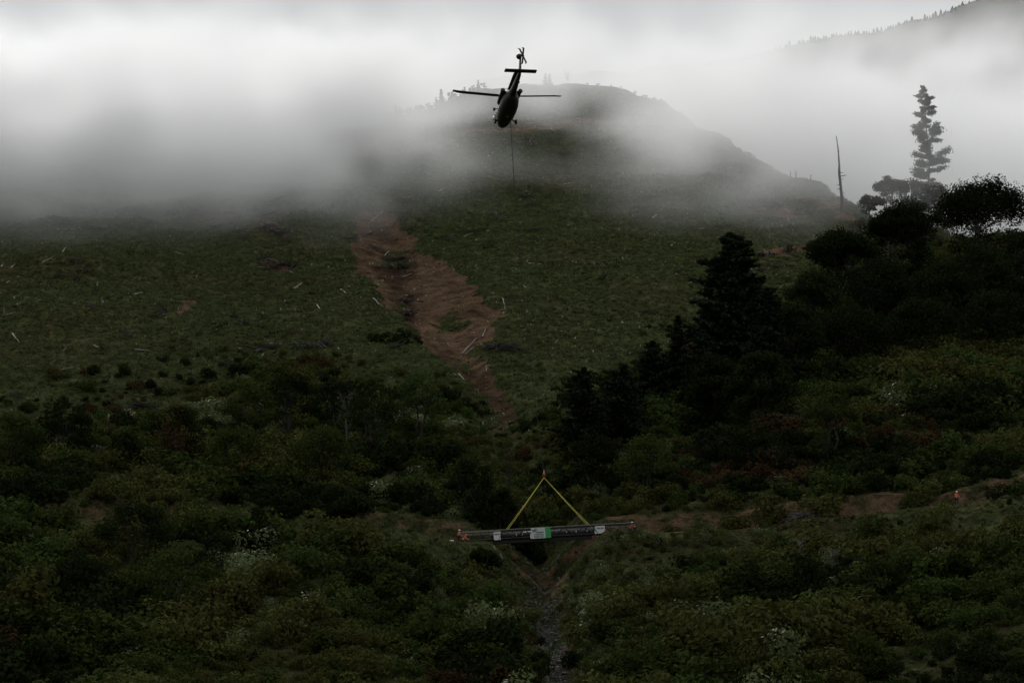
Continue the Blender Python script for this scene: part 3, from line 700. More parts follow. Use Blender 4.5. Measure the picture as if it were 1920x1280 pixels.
# upright stumps and posts
STUMPS = [(190,573,17,'grey stump standing alone on the left slope'),(7,592,16,'grey stump at the left picture edge'),(155,812,24,'weathered post under the left end of the pale rail log'),
 (203,797,22,'weathered post right of the pale rail log, beside the plumed grass'),(209,718,15,'forked pinkish stump above the plumed grass'),(1482,340,20,'dark snag stump on the right shoulder skyline, left of a pair'),(1492,342,22,'dark snag stump on the right shoulder skyline, right of a pair'),
 (1520,345,18,'small broken stump on the shoulder, left of the tall dead spar'),(905,800,12,'pale stub at the foot of the slip'),(1432,378,8,'small stub by the dark brush heap on the right slope'),(1708,622,22,'pale leaning stem below the dark trees on the right'),(983,955,16,'pale snag hanging in the scrub behind the slings')]
for u, v, hpx, lab in STUMPS:
    p = hitT(u, v); hgt = hpx/(F/p.y); r = .16 if hgt > 1 else .1
    mb = MB(); mb.tube([(0, 0, -.3), (.02, 0, hgt*.5), (.06, .02, hgt)], [r*1.2, r, r*.7], 7, jit=.15)
    if 'forked' in lab: mb.tube([(0, 0, hgt*.3), (.3, 0, hgt*.95)], [r*.8, r*.4], 6)
    mb.build('stump', [M['wood_dark'] if 'dark' in lab else M['bark_pale'] if 'pale' not in lab else M['wood_pale']], loc=p, label=lab, category='stump', group='stumps and posts on the hillside')

# ------------------------------------------------------------------ trees
def limb_pts(a, b, n=4, w_=.12):
    a = Vector(a); b = Vector(b); L_ = (b-a).length
    return [a.lerp(b, i/n)+Vector((random.uniform(-1, 1), random.uniform(-1, 1), random.uniform(-.5, .5)))*L_*w_*(1 if 0 < i < n else 0) for i in range(n+1)]
def broad_tree(H, Wd, leafm, clumps=34, leaf=.30, trunkm='bark', flat=.5, base=.35, n=120):
    """returns trunk mesh, crown mesh"""
    t = MB(); C = []; Nn = []; S = []
    nst = random.randint(2, 4)
    tips = []
    for i in range(clumps):
        a = random.uniform(0, 6.283); rr = Wd/2*math.sqrt(random.uniform(.02, 1))*.85
        top = H*(base+(1-base)*(1-(rr/(Wd/2))**2*flat)); z = random.uniform(H*base, top)
        if random.random() < .6: z = top*random.uniform(.84, .93)
        tips.append((Vector((rr*math.cos(a), rr*math.sin(a), z)), random.uniform(.11, .2)*Wd))
    for p, r in tips:
        k = int(n*random.uniform(.7, 1.3)); d = rng.normal(size=(k, 3)); d /= np.linalg.norm(d, axis=1, keepdims=True); d[:, 2] = d[:, 2]*.62+.12
        C.append(d*r*rng.uniform(.55, 1.15, (k, 1))+np.array(p)); Nn.append(d+rng.normal(0, .5, (k, 3))); S.append(leaf*rng.uniform(.5, 1.4, k))
    stems = []
    for i in range(nst):
        a = random.uniform(0, 6.28); q = Vector((math.cos(a)*Wd*.16, math.sin(a)*Wd*.16, H*random.uniform(.5, .68))); stems.append(q)
        t.tube(limb_pts((math.cos(a)*.15, math.sin(a)*.15, -.5), q, 5, .06), [H*.014*(1.25-.14*j) for j in range(6)], 7)
    for p, r in tips[::1]:
        s = min(stems, key=lambda q: (q-p).length); st = Vector((s.x*.8, s.y*.8, s.z*.8))
        t.tube(limb_pts(st if random.random() < .5 else s, p, 3, .1), [H*.007, H*.005, H*.0035, H*.002], 4, cap=False)
    C = np.concatenate(C); V, Fc = quads(C, np.concatenate(Nn), np.concatenate(S))
    return t.mesh('trunk', [M[trunkm]]), mesh_np('crown', V, Fc, M[leafm])
def conifer(H, Wd, leafm='needle', tiers=22, lean=0, ragged=.35, bare=.08, top_sharp=1.0, dens=1.0, leaf=.34):
    t = MB(); t.tube([(0, 0, -.5), (lean*.3, 0, H*.4), (lean*.7, 0, H*.75), (lean, 0, H)], [H*.022, H*.016, H*.009, .03], 8)
    C = []; Nn = []; S = []; ph0 = random.uniform(0, 6); ph1 = random.uniform(0, 6)
    for i in range(tiers):
        f = i/(tiers-1); z = H*(bare+(1-bare)*f)*.985; R = Wd/2*((1-f)**top_sharp*.95+.06)
        if f < .25: R *= .7+1.2*f
        nb = max(4, int((7-3*f)*dens))
        for k in range(nb):
            a = random.uniform(0, 6.283); r = R*random.uniform(1-ragged*1.3, 1+ragged*.7)*(1+.28*math.sin(2*a+ph0+5*f)+.18*math.sin(3*a+ph1-9*f))
            x0 = lean*f
            p0 = Vector((x0, 0, z)); p1 = p0+Vector((math.cos(a)*r, math.sin(a)*r, r*random.uniform(-.05, .28)))
            t.tube([p0, p0.lerp(p1, .5)+Vector((0, 0, r*.03)), p1], [H*.005, H*.0035, .015], 4, cap=False)
            ns = int(30*dens*max(.5, r/2.5)); 
            tt = rng.uniform(.12, 1.05, ns)**.8; pts = np.array(p0)+(np.array(p1)-np.array(p0))*tt[:, None]
            wdt = (.12+.16*r)*(1.15-tt)[:, None]; pts = pts+rng.normal(0, 1, (ns, 3))*wdt*np.array([1, 1, .45])
            C.append(pts); d = rng.normal(0, .6, (ns, 3)); d[:, 2] += .7; Nn.append(d); S.append(leaf*rng.uniform(.6, 1.4, ns))
    C = np.concatenate(C); V, Fc = quads(C, np.concatenate(Nn), np.concatenate(S), 2.0)
    return t.mesh('trunk', [M['bark']]), mesh_np('crown', V, Fc, M[leafm])
def plant(name, label, cat, meshes, p, rz=0, s=1, group=None, lab_parts=None):
    o = thing(name, label, cat, p, (0, 0, rz), group, (s, s, s) if not hasattr(s, '__len__') else s)
    link('trunk', meshes[0], o); link('crown', meshes[1], o); return o
def place(u, vb, vt, wpx, y=None):
    p = hitT(u, vb) if y is None else T(Vector(((u-960)/F*y*1.0, y, 0)))
    sc = F/p.y; return p, sc
def tree_b(u, vt, vb, wpx):
    """tree whose foot stands where picture row vb meets the ground"""
    p = hitT(u, vb); top = ray(u, vt, p.y); return p, max(top.z-p.z, 1.0), wpx/(F/p.y)
def tree_at(u, vt, y, wpx):
    """tree standing on the ground at distance y whose top reaches picture row vt"""
    x = (u-960)/F*(y*1.0); p = T(Vector((x, y, 0))); x = (u-960)/F*(y*math.cos(PITCH)+p.z*math.sin(PITCH)); p = T(Vector((x, y, 0)))
    top = ray(u, vt, y); return p, max(top.z-p.z, 1.0), wpx/(F/y)
# dark pines
for (u, vt, vb, wpx, lab, kw) in [
    (1372, 437, 705, 152, 'tall dark full crowned pine standing right of centre against the green slope', dict(tiers=46, ragged=.42, top_sharp=.55, dens=2.4, bare=.02, leaf=.46)),
    (1272, 592, 760, 84, 'slim dark pine left of the tall full crowned pine', dict(tiers=26, ragged=.35, dens=2, bare=.02)),
    (1225, 640, 760, 90, 'small dark conifer at the scrub edge, left of the slim dark pine', dict(tiers=20, dens=2, bare=.02, ragged=.6, top_sharp=.45)),
    (1095, 690, 850, 90, 'dark ragged tree above the footbridge, right of the gully', dict(tiers=22, dens=2, bare=.02, ragged=.7, top_sharp=.4)),
    (1165, 682, 830, 90, 'dark ragged tree right of the one nearest the gully', dict(tiers=20, dens=2, bare=.02, ragged=.7, top_sharp=.35)),
    (1440, 540, 740, 110, 'dark bushy pine at the right foot of the tall full crowned pine', dict(tiers=26, dens=2.2, bare=.02, top_sharp=.5)),
    (1320, 620, 780, 100, 'dark bushy pine at the left foot of the tall full crowned pine', dict(tiers=22, dens=2.2, bare=.02, top_sharp=.5))]:
    p, H, W_ = tree_b(u, vt, vb, wpx); plant('pine_tree', lab, 'tree', conifer(H, W_, **kw), p, random.uniform(0, 6))
# the misty pine on the right and the dead spar
p, H, W_ = tree_at(1745, 163, 702, 62)
def misty(H, W_):
    t = MB(); t.tube([(0, 0, -.5), (-.3, 0, H*.4), (.2, 0, H*.62), (-.5, 0, H*.8), (-.9, 0, H)], [.34, .26, .2, .12, .03], 8)
    C = []; Nn = []; S = []
    def xc(f): return float(np.interp(f, [0, .4, .62, .8, 1], [0, -.3, .2, -.5, -.9]))
    limbs = []
    for i in range(84):
        f = .30+.70*(i/83)**.9; a = random.uniform(0, 6.283); Lm = (3.4*(1-f)**.45*random.uniform(.3, 1.5)+.25)*(.6+.45*min(1, (f-.25)*4))
        limbs.append((f, a, Lm, random.uniform(.05, .5)))
    limbs += [(.60, 0.1, 4.3, .62), (.58, .3, 3.2, .5), (.72, 0, 2.2, 1.6), (.70, .2, 2.4, 1.2), (.74, 3.1, 2.9, .3), (.52, 3.3, 2.9, .02), (.46, .2, 2.6, .1), (.44, 3.0, 2.0, .2)]
    for f, a, Lm, up_ in limbs:
        p0 = Vector((xc(f), 0, H*f)); p1 = p0+Vector((math.cos(a)*Lm, math.sin(a)*Lm, Lm*up_)); t.tube([p0, p0.lerp(p1, .5)+Vector((0, 0, -Lm*.06)), p1], [.08, .05, .02], 4, cap=False)
        n_ = int(70+75*Lm); tt = rng.uniform(.25, 1.05, n_)**.7; pts = np.array(p0)+(np.array(p1)-np.array(p0))*tt[:, None]
        pts = pts+rng.normal(0, 1, (n_, 3))*np.array([1, 1, .55])*(.16+.09*Lm); C.append(pts); Nn.append(rng.normal(0, .6, (n_, 3))+np.array([0, 0, .6])); S.append(.26*rng.uniform(.5, 1.5, n_))
    V, Fc = quads(np.concatenate(C), np.concatenate(Nn), np.concatenate(S), 2.0)
    return t.mesh('trunk', [M['bark']]), mesh_np('crown', V, Fc, M['needle_grey'])
plant('pine_tree', 'lone ragged pine with upswept limb standing in the fog on the right', 'tree', misty(H, W_), p)
p, H, W_ = tree_at(1574, 255, 692, 10)
t = MB(); tp = [Vector((.55, 0, -.5)), Vector((.35, 0, H*.35)), Vector((.1, 0, H*.62)), Vector((-.45, 0, H))]; tp = [tp[0], tp[0].lerp(tp[1], .5)+Vector((.12, 0, 0)), tp[1], tp[1].lerp(tp[2], .6)+Vector((-.15, 0, 0)), tp[2], tp[2].lerp(tp[3], .5)+Vector((.13, 0, 0)), tp[3]]
t.tube(tp, [.46, .38, .30, .27, .2, .15, .09], 7, jit=.12)
o = thing('dead_tree', 'tall bare dead spar leaning left on the right shoulder', 'dead tree', p); t.build('trunk', [M['wood_dark']], o)
b = MB()
for f, L_, dz in ((.12, 1.6, .3), (.2, .8, .2), (.25, .9, -.1), (.3, -.6, .1), (.42, .8, .3), (.47, 1.6, .2), (.52, .9, -.1), (.68, .5, .1), (.8, .4, .05), (.36, -.5, 0)):
    x = .5-.95*f; b.tube([(x, 0, H*f), (x+L_*.5, random.uniform(-.3, .3), H*f+dz*.3), (x+L_, random.uniform(-.5, .5), H*f+dz)], [.14, .10, .06], 4)
b.build('branch', [M['wood_dark']], o)
# broadleaf trees of the right-hand stand
BT = [(1580, 432, 560, 130, 'flat topped dark tree with pale stems, left edge of the right-hand stand', .5), (1688, 386, 540, 135, 'tall dark tree with forked crown in the middle of the right-hand stand', .45),
      (1850, 334, 520, 180, 'tallest spreading dark tree at the upper right, feathery top', .5), (1925, 425, 580, 140, 'dense dark tree at the right picture edge', .7), (1760, 490, 610, 150, 'low rounded tree between the forked tree and the edge tree', .8),
      (1835, 455, 600, 150, 'dark rounded tree below the tallest spreading tree', .7), (1645, 480, 620, 150, 'dark full tree under the forked crown tree', .7), (1530, 505, 640, 125, 'low dark tree at the left foot of the right-hand stand', .8),
      (1880, 545, 660, 160, 'broad dark tree low at the right edge', .8), (1730, 560, 670, 170, 'broad dark tree low in the middle of the right-hand stand', .8), (1600, 570, 700, 160, 'broad dark tree low right of the tall pine', .8),
      (1490, 560, 720, 130, 'rounded dark tree right of the bushy pine', .8), (1345, 660, 800, 120, 'rounded dark tree below the tall pine', .8), (1430, 650, 800, 140, 'dark spreading tree below and right of the tall pine', .8)]
for i, (u, vt, vb, wpx, lab, fl_) in enumerate(BT):
    p, H, W_ = tree_b(u, vt, vb, wpx)
    plant('broadleaf_tree', lab, 'tree', broad_tree(H, W_, 'leaf_dark', clumps=95 if i < 3 else 52, leaf=.30, trunkm='bark_pale' if i < 3 else 'bark', flat=fl_, base=.22 if i < 3 else .08, n=190), p, 0)
# hazy bushes on the shoulder
for (u, vt, y, wpx, lab) in [(1665, 328, 690, 55, 'hazy small tree with bare stems at the left end of the shoulder thicket'), (1705, 330, 688, 90, 'hazy domed tree in the shoulder thicket, second from the left'), (1755, 345, 682, 90, 'hazy domed tree in the shoulder thicket, right of the middle'),
      (1790, 372, 672, 90, 'hazy dark tree at the right end of the shoulder thicket'), (1700, 372, 666, 90, 'hazy bush below the shoulder thicket'), (1635, 365, 675, 50, 'hazy bush left of the shoulder thicket'), (1745, 400, 650, 90, 'hazy dark bush low in the shoulder hollow')]:
    p, H, W_ = tree_at(u, vt, y, wpx); H = min(H, 14)
    plant('small_tree', lab, 'tree', broad_tree(H, W_, 'leaf_dark', clumps=26, leaf=.3, flat=.45, base=.3, n=110, trunkm='bark'), p, 0, group=None)
# dark trees in the left and lower scrub
LT = [(540, 668, 478, 120, 'dark rounded tree at the scrub edge left of the slip foot'), (620, 650, 484, 90, 'dark tree by the brush heap, left of the slip'), (790, 665, 482, 110, 'dark bushy tree hard against the left edge of the slip'),
      (470, 700, 470, 110, 'dark tree left of the rounded scrub-edge tree'), (700, 720, 465, 130, 'broad dark tree below the slip-edge tree'), (330, 760, 455, 120, 'dark tree behind the dead brown bush'), (120, 745, 462, 120, 'dark blue-green tree behind the pale rail log'),
      (30, 770, 455, 110, 'dark tree at the left picture edge above the track'), (880, 850, 432, 90, 'dark bush tree above the left end of the bridge'), (600, 800, 446, 130, 'dark tree in the middle of the left scrub'), (440, 800, 448, 120, 'dark tree with glinting top in the left scrub'),
      (1110, 800, 445, 110, 'dark tree right of the gully above the slings'), (1210, 820, 440, 130, 'dark tree right of the slings'), (250, 940, 398, 150, 'large dark tree in the lower left, left one of a pair'), (330, 1020, 378, 170, 'large dark tree in the lower left, right one of a pair'),
      (150, 1030, 382, 120, 'dark tree below the pale vine at lower left'), (905, 1028, 404, 70, 'dark overhanging bush tree below the left end of the bridge'), (1650, 850, 436, 90, 'dark rounded tree above the track on the right'), (1420, 800, 446, 130, 'dark tree in the right scrub'),
      (1560, 700, 455, 120, 'dark tree below the right-hand stand'), (940, 905, 428, 60, 'dark bush filling the gully head behind the bridge')]
for (u, vt, y, wpx, lab) in LT:
    p, H, W_ = tree_at(u, vt, y, wpx); H = min(max(H, 2.5), 12)
    plant('broadleaf_tree', lab, 'tree', broad_tree(H, W_, random.choice(['leaf_dark', 'leaf_dark', 'leaf_mid']), clumps=30, leaf=.24, flat=.75, base=.1, n=130), p, 0)
# brown dead bush with upright sprays, bare white snag, bare shrub
def bare_tree(H, spread, m, n=26, r0=.09):
    t = MB()
    t.tube(limb_pts((0, 0, -.3), (0, 0, H*.85), 4, .03), [r0*1.2, r0, r0*.8, r0*.5, .02], 6)
    for i in range(n):
        f = random.uniform(.25, .9); a = random.uniform(0, 6.28); q = Vector((math.cos(a)*spread*random.uniform(.4, 1), math.sin(a)*spread*random.uniform(.4, 1), H*f+H*random.uniform(.05, .3)))
        pp = limb_pts((0, 0, H*f*.9), q, 3, .08); t.tube(pp, [r0*.4, r0*.3, r0*.2, .012], 4, cap=False)
        for j in range(3):
            s = pp[2]; e = s+Vector((random.uniform(-1, 1), random.uniform(-1, 1), random.uniform(.1, .8)))*H*.1; t.tube([s, e], [r0*.18, .01], 4, cap=False)
    return t.mesh('trunk', [m])
for (u, vt, y, sp, mt, lab, n_) in [(650, 635, 476, 1.6, 'bark_pale', 'bare white dead tree in the left scrub above the dark trees', 30), (1560, 1070, 392, 1.4, 'bark_pale', 'pale leafless shrub in the lower right scrub', 24), (1500, 1010, 398, 1.2, 'bark_pale', 'thin pale dead shrub just below the track on the right', 20),
      (955, 790, 444, 1.5, 'bark', 'bare twiggy tree at the foot of the slip', 24), (1065, 134, 862, 1.6, 'bark', 'bare open branched tree on the summit skyline', 18), (1440, 1120, 385, 1.4, 'bark_pale', 'pale dead branches low in the right scrub', 22)]:
    p, H, W_ = tree_at(u, vt, y, 30); H = min(max(H, 2.5), 9)
    o = thing('dead_tree', lab, 'dead tree', p); link('trunk', bare_tree(H, sp, M[mt], n_), o)
p, H, W_ = tree_at(322, 672, 452, 60); H = min(H, 8)
t = bare_tree(H*.8, 1.6, M['bark'], 20); C = rng.normal(0, 1, (900, 3))*np.array([.9, .9, H*.24])+np.array([0, 0, H*.55]); V, Fc = quads(C, rng.normal(size=(900, 3))*np.array([1, 1, .3]), .22*rng.uniform(.5, 1.5, 900), 2.6)
plant('dead_bush', 'brown withered bush with upright sprays in the left scrub', 'dead bush', (t, mesh_np('crown', V, Fc, M['leaf_brown'])), p)
# toetoe plumes
p = hitT(237, 790); o = thing('plume_grass', 'clump of plumed pampas grass with cream heads, left scrub edge', 'grass clump', p)
b = MB()
for i in range(30):
    a = random.uniform(0, 6.28); r = random.uniform(.4, 1.3); b.tube([(0, 0, 0), (math.cos(a)*r*.4, math.sin(a)*r*.4, 1.0), (math.cos(a)*r, math.sin(a)*r, random.uniform(.6, 1.4))], [.03, .03, .01], 3, cap=False)
b.build('leaves', [M['grass']], o)
for i in range(15):
    a = math.pi*(i+.5)/15; q = Vector((math.cos(a)*random.uniform(.8, 1.5), random.uniform(-.5, .5), .6+math.sin(a)*random.uniform(.8, 1.3))); e = q+Vector((math.cos(a)*.35, 0, .30))
    b = MB(); b.tube([Vector((0, 0, .3)), q], [.02, .02], 4); b.tube([q, q.lerp(e, .4), e], [.05, .10, .02], 6); b.build('plume', [M['toetoe']], o)
# skyline trees
cm = [conifer(5, 2.6, 'needle_grey', 9, 0, .4, .02, 1, .8, .4) for _ in range(4)]; bm_ = [broad_tree(3.6, 3.2, 'leaf_dark', 8, .4, n=50, base=.1) for _ in range(3)]
SKY = list(np.linspace(560, 905, 60))+[1022, 1030, 1045, 1085, 1105, 1122, 1150, 1172, 1195, 1215, 1236]
sk = []
for i, u in enumerate(SKY):
    u = u+random.uniform(-4, 4); y = float(crest_y((u-960)/F*820))-random.uniform(0, 8); x = (u-960)/F*y; pz = T(Vector((x, y, 0)))
    con = random.random() < .35 if u < 950 else u < 1035; s = random.uniform(.35, .8)*(1 if con else .9)
    if u > 1040: s *= .55
    sk.append((u, pz, con, s, ('misty %s on the skyline ' % ('conifer' if con else 'bushy tree'))+('left of the helicopter' if u < 900 else 'at the summit')))
for (u, pz, con, s, base_l), lab in zip(sk, unique([q[4] for q in sk], [q[0] for q in sk])):
    plant('skyline_tree', lab, 'tree', random.choice(cm if con else bm_), pz, random.uniform(0, 6), s, group=base_l.replace('conifer', 'conifers').replace('bushy tree', 'bushy trees'))
def ridge_mesh():
    b = MB(); z = 0
    b.loft([[(r*random.uniform(.7, 1.25)*math.cos(a), r*random.uniform(.7, 1.25)*math.sin(a), h) for a in np.linspace(0, 6.283, 8, endpoint=False)] for r, h in ((.5, 0), (2.0, 1.0), (1.2, 2.2), (1.7, 2.6), (.8, 4.2), (1.1, 4.6), (.15, 7.0))])
    return b.mesh('ridge_tree', [M['needle_grey']])
fm = [ridge_mesh() for _ in range(4)]
for i in range(150):
    u = 1440+i*3.3+random.uniform(-1.4, 1.4); x = (u-960)/F*1600; s = random.uniform(.3, .75); yo = random.uniform(-5, 2)
    link('ridge_tree', random.choice(fm), None, (x, 1600+yo, far_z(x)-2.2-abs(yo)*.45), (0, 0, random.uniform(0, 6)), (s*.9, s*.9, s), label='tiny misty conifer on the far ridge skyline, %s of 150 from left' % ordinal(i), category='tree', group='conifers along the far ridge skyline')

# ------------------------------------------------------------------ stones in the creek bed
def stone_mesh(i):
    bm = bmesh.new(); bmesh.ops.create_icosphere(bm, subdivisions=1, radius=1)
    for v in bm.verts: v.co = Vector((v.co.x*random.uniform(.8, 1.2), v.co.y*random.uniform(.7, 1.1), v.co.z*random.uniform(.5, .8)))
    me = bpy.data.meshes.new('stone'); bm.to_mesh(me); bm.free(); me.materials.append(M['stone']); return me
ST = [stone_mesh(i) for i in range(6)]
for (u, v, s, lab) in [(1035, 1190, .42, 'large pale boulder in the middle of the creek bed'), (1043, 1201, .3, 'pale boulder just below the large one in the creek bed'), (1012, 1120, .26, 'pale stone high in the creek bed'), (1048, 1240, .32, 'grey boulder low in the creek bed'),
      (1058, 1262, .34, 'grey boulder at the bottom of the creek bed'), (1022, 1160, .28, 'grey stone above the large creek boulder'), (1033, 1215, .3, 'dark boulder left below the large creek boulder')]:
    p = hitT(u, v); link('boulder', random.choice(ST), None, p+Vector((0, 0, s*.2)), (0, 0, random.uniform(0, 6)), (s, s, s), label=lab, category='boulder')
n4 = 2600; sy = rng.uniform(345, 425, n4); sx_ = np.interp(sy, GY, GX)+rng.normal(0, 1.0, n4)*np.interp(sy, DY, DW)*.16
scatter('creek_stones', ST, np.stack([sx_, sy, zat(sx_, sy)+.02], 1), .06+.20*rng.uniform(size=n4)**3, 'grey stones and rubble filling the creek bed under the bridge', 'stones', tilt=.5)
n5 = 900; sx5 = rng.uniform(-45, 0, n5); sy5 = rng.uniform(480, 720, n5); q = lookup(inner, sx5, sy5) > .5; sx5, sy5 = sx5[q], sy5[q]
clod = [stone_mesh(i) for i in range(3)]
M['clod'] = plain('clod', (.10, .065, .042), .9, noise=.4)
for c in clod: c.materials.clear(); c.materials.append(M['clod'])
scatter('slip_rubble', clod, np.stack([sx5, sy5, zat(sx5, sy5)], 1), .12+.4*rng.uniform(size=len(sx5))**3, 'clods and rubble lying on the reddish slip', 'rubble', tilt=.5)

# ------------------------------------------------------------------ helicopter
HL = ray(951, 181, 432); HS = .94
heli = thing('helicopter', 'dark military helicopter hovering over the slope with a long line below it', 'helicopter', HL, scale=(HS, HS, HS))
heli.rotation_euler = (Matrix.Rotation(math.radians(10), 3, 'Z') @ Matrix.Rotation(math.radians(-12.6), 3, 'X')).to_euler()
def ring(y, cx, cz, hw, hh, n=16, pw=2.6):
    r = []
    for k in range(n):
        a = 2*math.pi*k/n; c, s = math.cos(a), math.sin(a)
        r.append((cx+hw*math.copysign(abs(c)**(2/pw), c), y, cz+hh*math.copysign(abs(s)**(2/pw), s)))
    return r
b = MB()
b.loft([ring(5.15, 0, -2.55, .12, .12), ring(4.9, 0, -2.5, .45, .38), ring(4.3, 0, -2.35, .8, .62), ring(3.6, 0, -2.15, 1.0, .85), ring(2.9, 0, -2.0, 1.14, 1.02), ring(2.0, 0, -1.95, 1.26, 1.12), ring(0, 0, -1.95, 1.32, 1.15),
        ring(-1.8, 0, -1.9, 1.3, 1.12), ring(-2.9, 0, -1.75, 1.18, 1.02), ring(-3.7, 0, -1.58, .9, .82), ring(-4.4, 0, -1.5, .52, .58)])
b.build('fuselage', [M['heli']], heli, True)
b = MB(); b.loft([ring(2.6, 0, -.92, .3, .1), ring(1.6, 0, -.72, .85, .34), ring(.4, 0, -.6, 1.15, .46), ring(-1.2, 0, -.62, 1.2, .46), ring(-3.0, 0, -.8, 1.0, .44), ring(-4.2, 0, -1.1, .3, .25)]); b.build('engine_deck', [M['heli']], heli, True)
b = MB(); b.loft([ring(-4.2, 0, -1.48, .54, .6), ring(-6, 0, -1.38, .42, .48), ring(-8, 0, -1.28, .33, .38), ring(-10, 0, -1.2, .26, .32), ring(-10.6, 0, -1.15, .2, .3)]); b.build('tail_boom', [M['heli']], heli, True)
for sx_h in (-1, 1):
    b = MB(); b.loft([ring(1.0, sx_h*1.0, -.75, .3, .28, 12), ring(.6, sx_h*1.05, -.72, .4, .36, 12), ring(-1.6, sx_h*1.1, -.72, .42, .38, 12), ring(-2.6, sx_h*1.12, -.74, .4, .34, 12), ring(-3.3, sx_h*1.2, -.8, .34, .3, 12)]); b.build('engine', [M['heli_dark']], heli, True)
    b = MB(); b.tube([(sx_h*1.16, -3.2, -.8), (sx_h*1.32, -3.75, -.78)], [.31, .33], 12); b.build('exhaust', [M['heli_dark']], heli, True)
    w_ = thing('landing_gear', None, None, (0, 0, 0)); w_.parent = heli
    b = MB(); b.tube([(sx_h*.95, 2.6, -2.3), (sx_h*1.35, 2.1, -3.05)], .09, 8); b.tube([(sx_h*.8, 1.7, -2.9), (sx_h*1.35, 2.1, -3.1)], .07, 8); b.build('strut', [M['heli_dark']], w_)
    b = MB(); b.tube([(sx_h*1.38, 2.1, -3.1), (sx_h*1.44, 2.1, -3.1), (sx_h*1.62, 2.1, -3.1), (sx_h*1.68, 2.1, -3.1)], [.26, .36, .36, .26], 16); b.build('wheel', [M['rubber']], w_, True)
    b = MB(); b.tube([(sx_h*1.60, 2.1, -3.1), (sx_h*1.70, 2.1, -3.1)], .16, 12); b.build('rim', [M['light_metal']], w_)
    b = MB(); b.box((sx_h*1.235, .3, -1.9), (.05, 1.7, 1.1)); b.build('door', [M['heli_dark']], heli)
    b = MB(); b.box((sx_h*1.27, .3, -1.62), (.03, 1.2, .42)); b.build('window', [M['glass']], heli)
    b = MB(); b.box((sx_h*1.18, 2.9, -1.7), (.06, .8, .5), R=Matrix.Rotation(sx_h*.12, 3, 'Z')); b.build('cockpit_window', [M['glass']], heli)
b = MB(); b.tube([(-1.2, 1.2, -1.5), (-1.75, 1.1, -1.6)], .06, 6); b.sphere((-1.8, 1.1, -1.62), (.22, .3, .26)); b.build('mirror', [M['heli_dark']], heli)
b = MB(); b.sphere((-1.5, 2.9, -2.35), (.34, .3, .42), 0, 12, 8); b.build('pale_bulge', [M['light_metal']], heli, True)  # pale bulge near the left wheel; the gear's sky reflection put into its colour
b = MB(); b.tube([(0, -9.0, -1.6), (0, -9.5, -2.1)], .07, 6); b.tube([(-.08, -9.5, -2.15), (.08, -9.5, -2.15)], .22, 12); b.build('tail_wheel', [M['rubber']], heli)
b = MB(); b.loft([[(-.12, -9.9, -1.1), (.12, -9.9, -1.1), (.08, -11.3, -1.1), (-.08, -11.3, -1.1)], [(-.08, -11.2, 1.1), (.08, -11.2, 1.1), (.06, -12.0, 1.1), (-.06, -12.0, 1.1)]]); b.build('tail_fin', [M['heli']], heli)
b = MB(); b.sphere((-.22, -11.5, .95), (.42, .42, .42)); b.build('gearbox', [M['heli_dark']], heli, True)
b = MB(); b.box((.05, -10.9, -1.02), (4.6, .95, .12)); b.box((-2.0, -10.9, -1.02), (.5, .8, .1)); b.build('stabilizer', [M['heli_dark']], heli)
# cream and amber colour patches on the left of the boom root
def patch(y0, y1, a0, a1, m, nm):
    b = MB(); R = []
    for y in np.linspace(y0, y1, 5):
        f = (-y-2.7)/1.7; hw = 1.05-.53*f+.02; hh = .98-.40*f+.02; cz = -1.8+.3*f
        R.append([(-hw*math.cos(a)**.77, y, cz+hh*math.copysign(abs(math.sin(a))**.77, math.sin(a))) for a in np.linspace(a0, a1, 5)])
    b.loft(R, cap=False); b.build(nm, [m], heli)
patch(-3.6, -4.3, .2, 1.2, M['cream'], 'cream_patch'); patch(-2.9, -3.6, -.1, .7, M['orange_patch'], 'amber_patch')
b = MB(); b.tube([(0, 0, -.45), (0, 0, -.05), (0, 0, .12)], [.34, .26, .14], 12); b.tube([(0, 0, -.08), (0, 0, .05)], [.5, .5], 12); b.build('rotor_hub', [M['heli_dark']], heli, True)
def blade(R0, R1, chord, th, cone, droop=0):
    b = MB(); rings = []
    for i in range(8):
        f = i/7; r = R0+(R1-R0)*f; z = math.tan(cone)*r - droop*(1-f)*0
        c = chord*(.45 if i == 0 else 1.0)*(.75 if i == 7 else 1); sw = -.18 if i == 7 else 0
        rings.append([(-c*.5+sw, r, z), (-c*.15+sw, r, z+th), (c*.5+sw, r, z+.01), (-c*.1+sw, r, z-th*.6)])
    b.loft(rings); return b
for k in range(4):
    az = math.radians(180+1+90*k)
    b = blade(.4, 8.1, .72, .06, math.radians(3.2)); o = b.build('rotor_blade', [M['blade']], heli); o.rotation_euler = (Matrix.Rotation(az, 3, 'Z') @ Matrix.Rotation(math.radians(8), 3, 'Y')).to_euler()
tr = thing('tail_rotor', None, None, (.35, -11.6, 1.05)); tr.parent = heli
b = MB(); b.tube([(-.35, 0, 0), (.15, 0, 0)], [.14, .17], 10); b.build('hub', [M['heli_dark']], tr)
for k in range(4):
    b = blade(.15, 1.68, .26, .03, 0); me = b.mesh('tail_rotor_blade', [M['blade']])
    o = link('tail_rotor_blade', me, tr); o.rotation_euler = (Matrix.Rotation(math.radians(-14), 3, 'Y') @ Matrix.Rotation(math.radians(68+90*k), 3, 'X')).to_euler()
b = MB(); b.box((0, .3, -3.08), (.3, .4, .12)); b.build('cargo_hook', [M['strap']], heli)

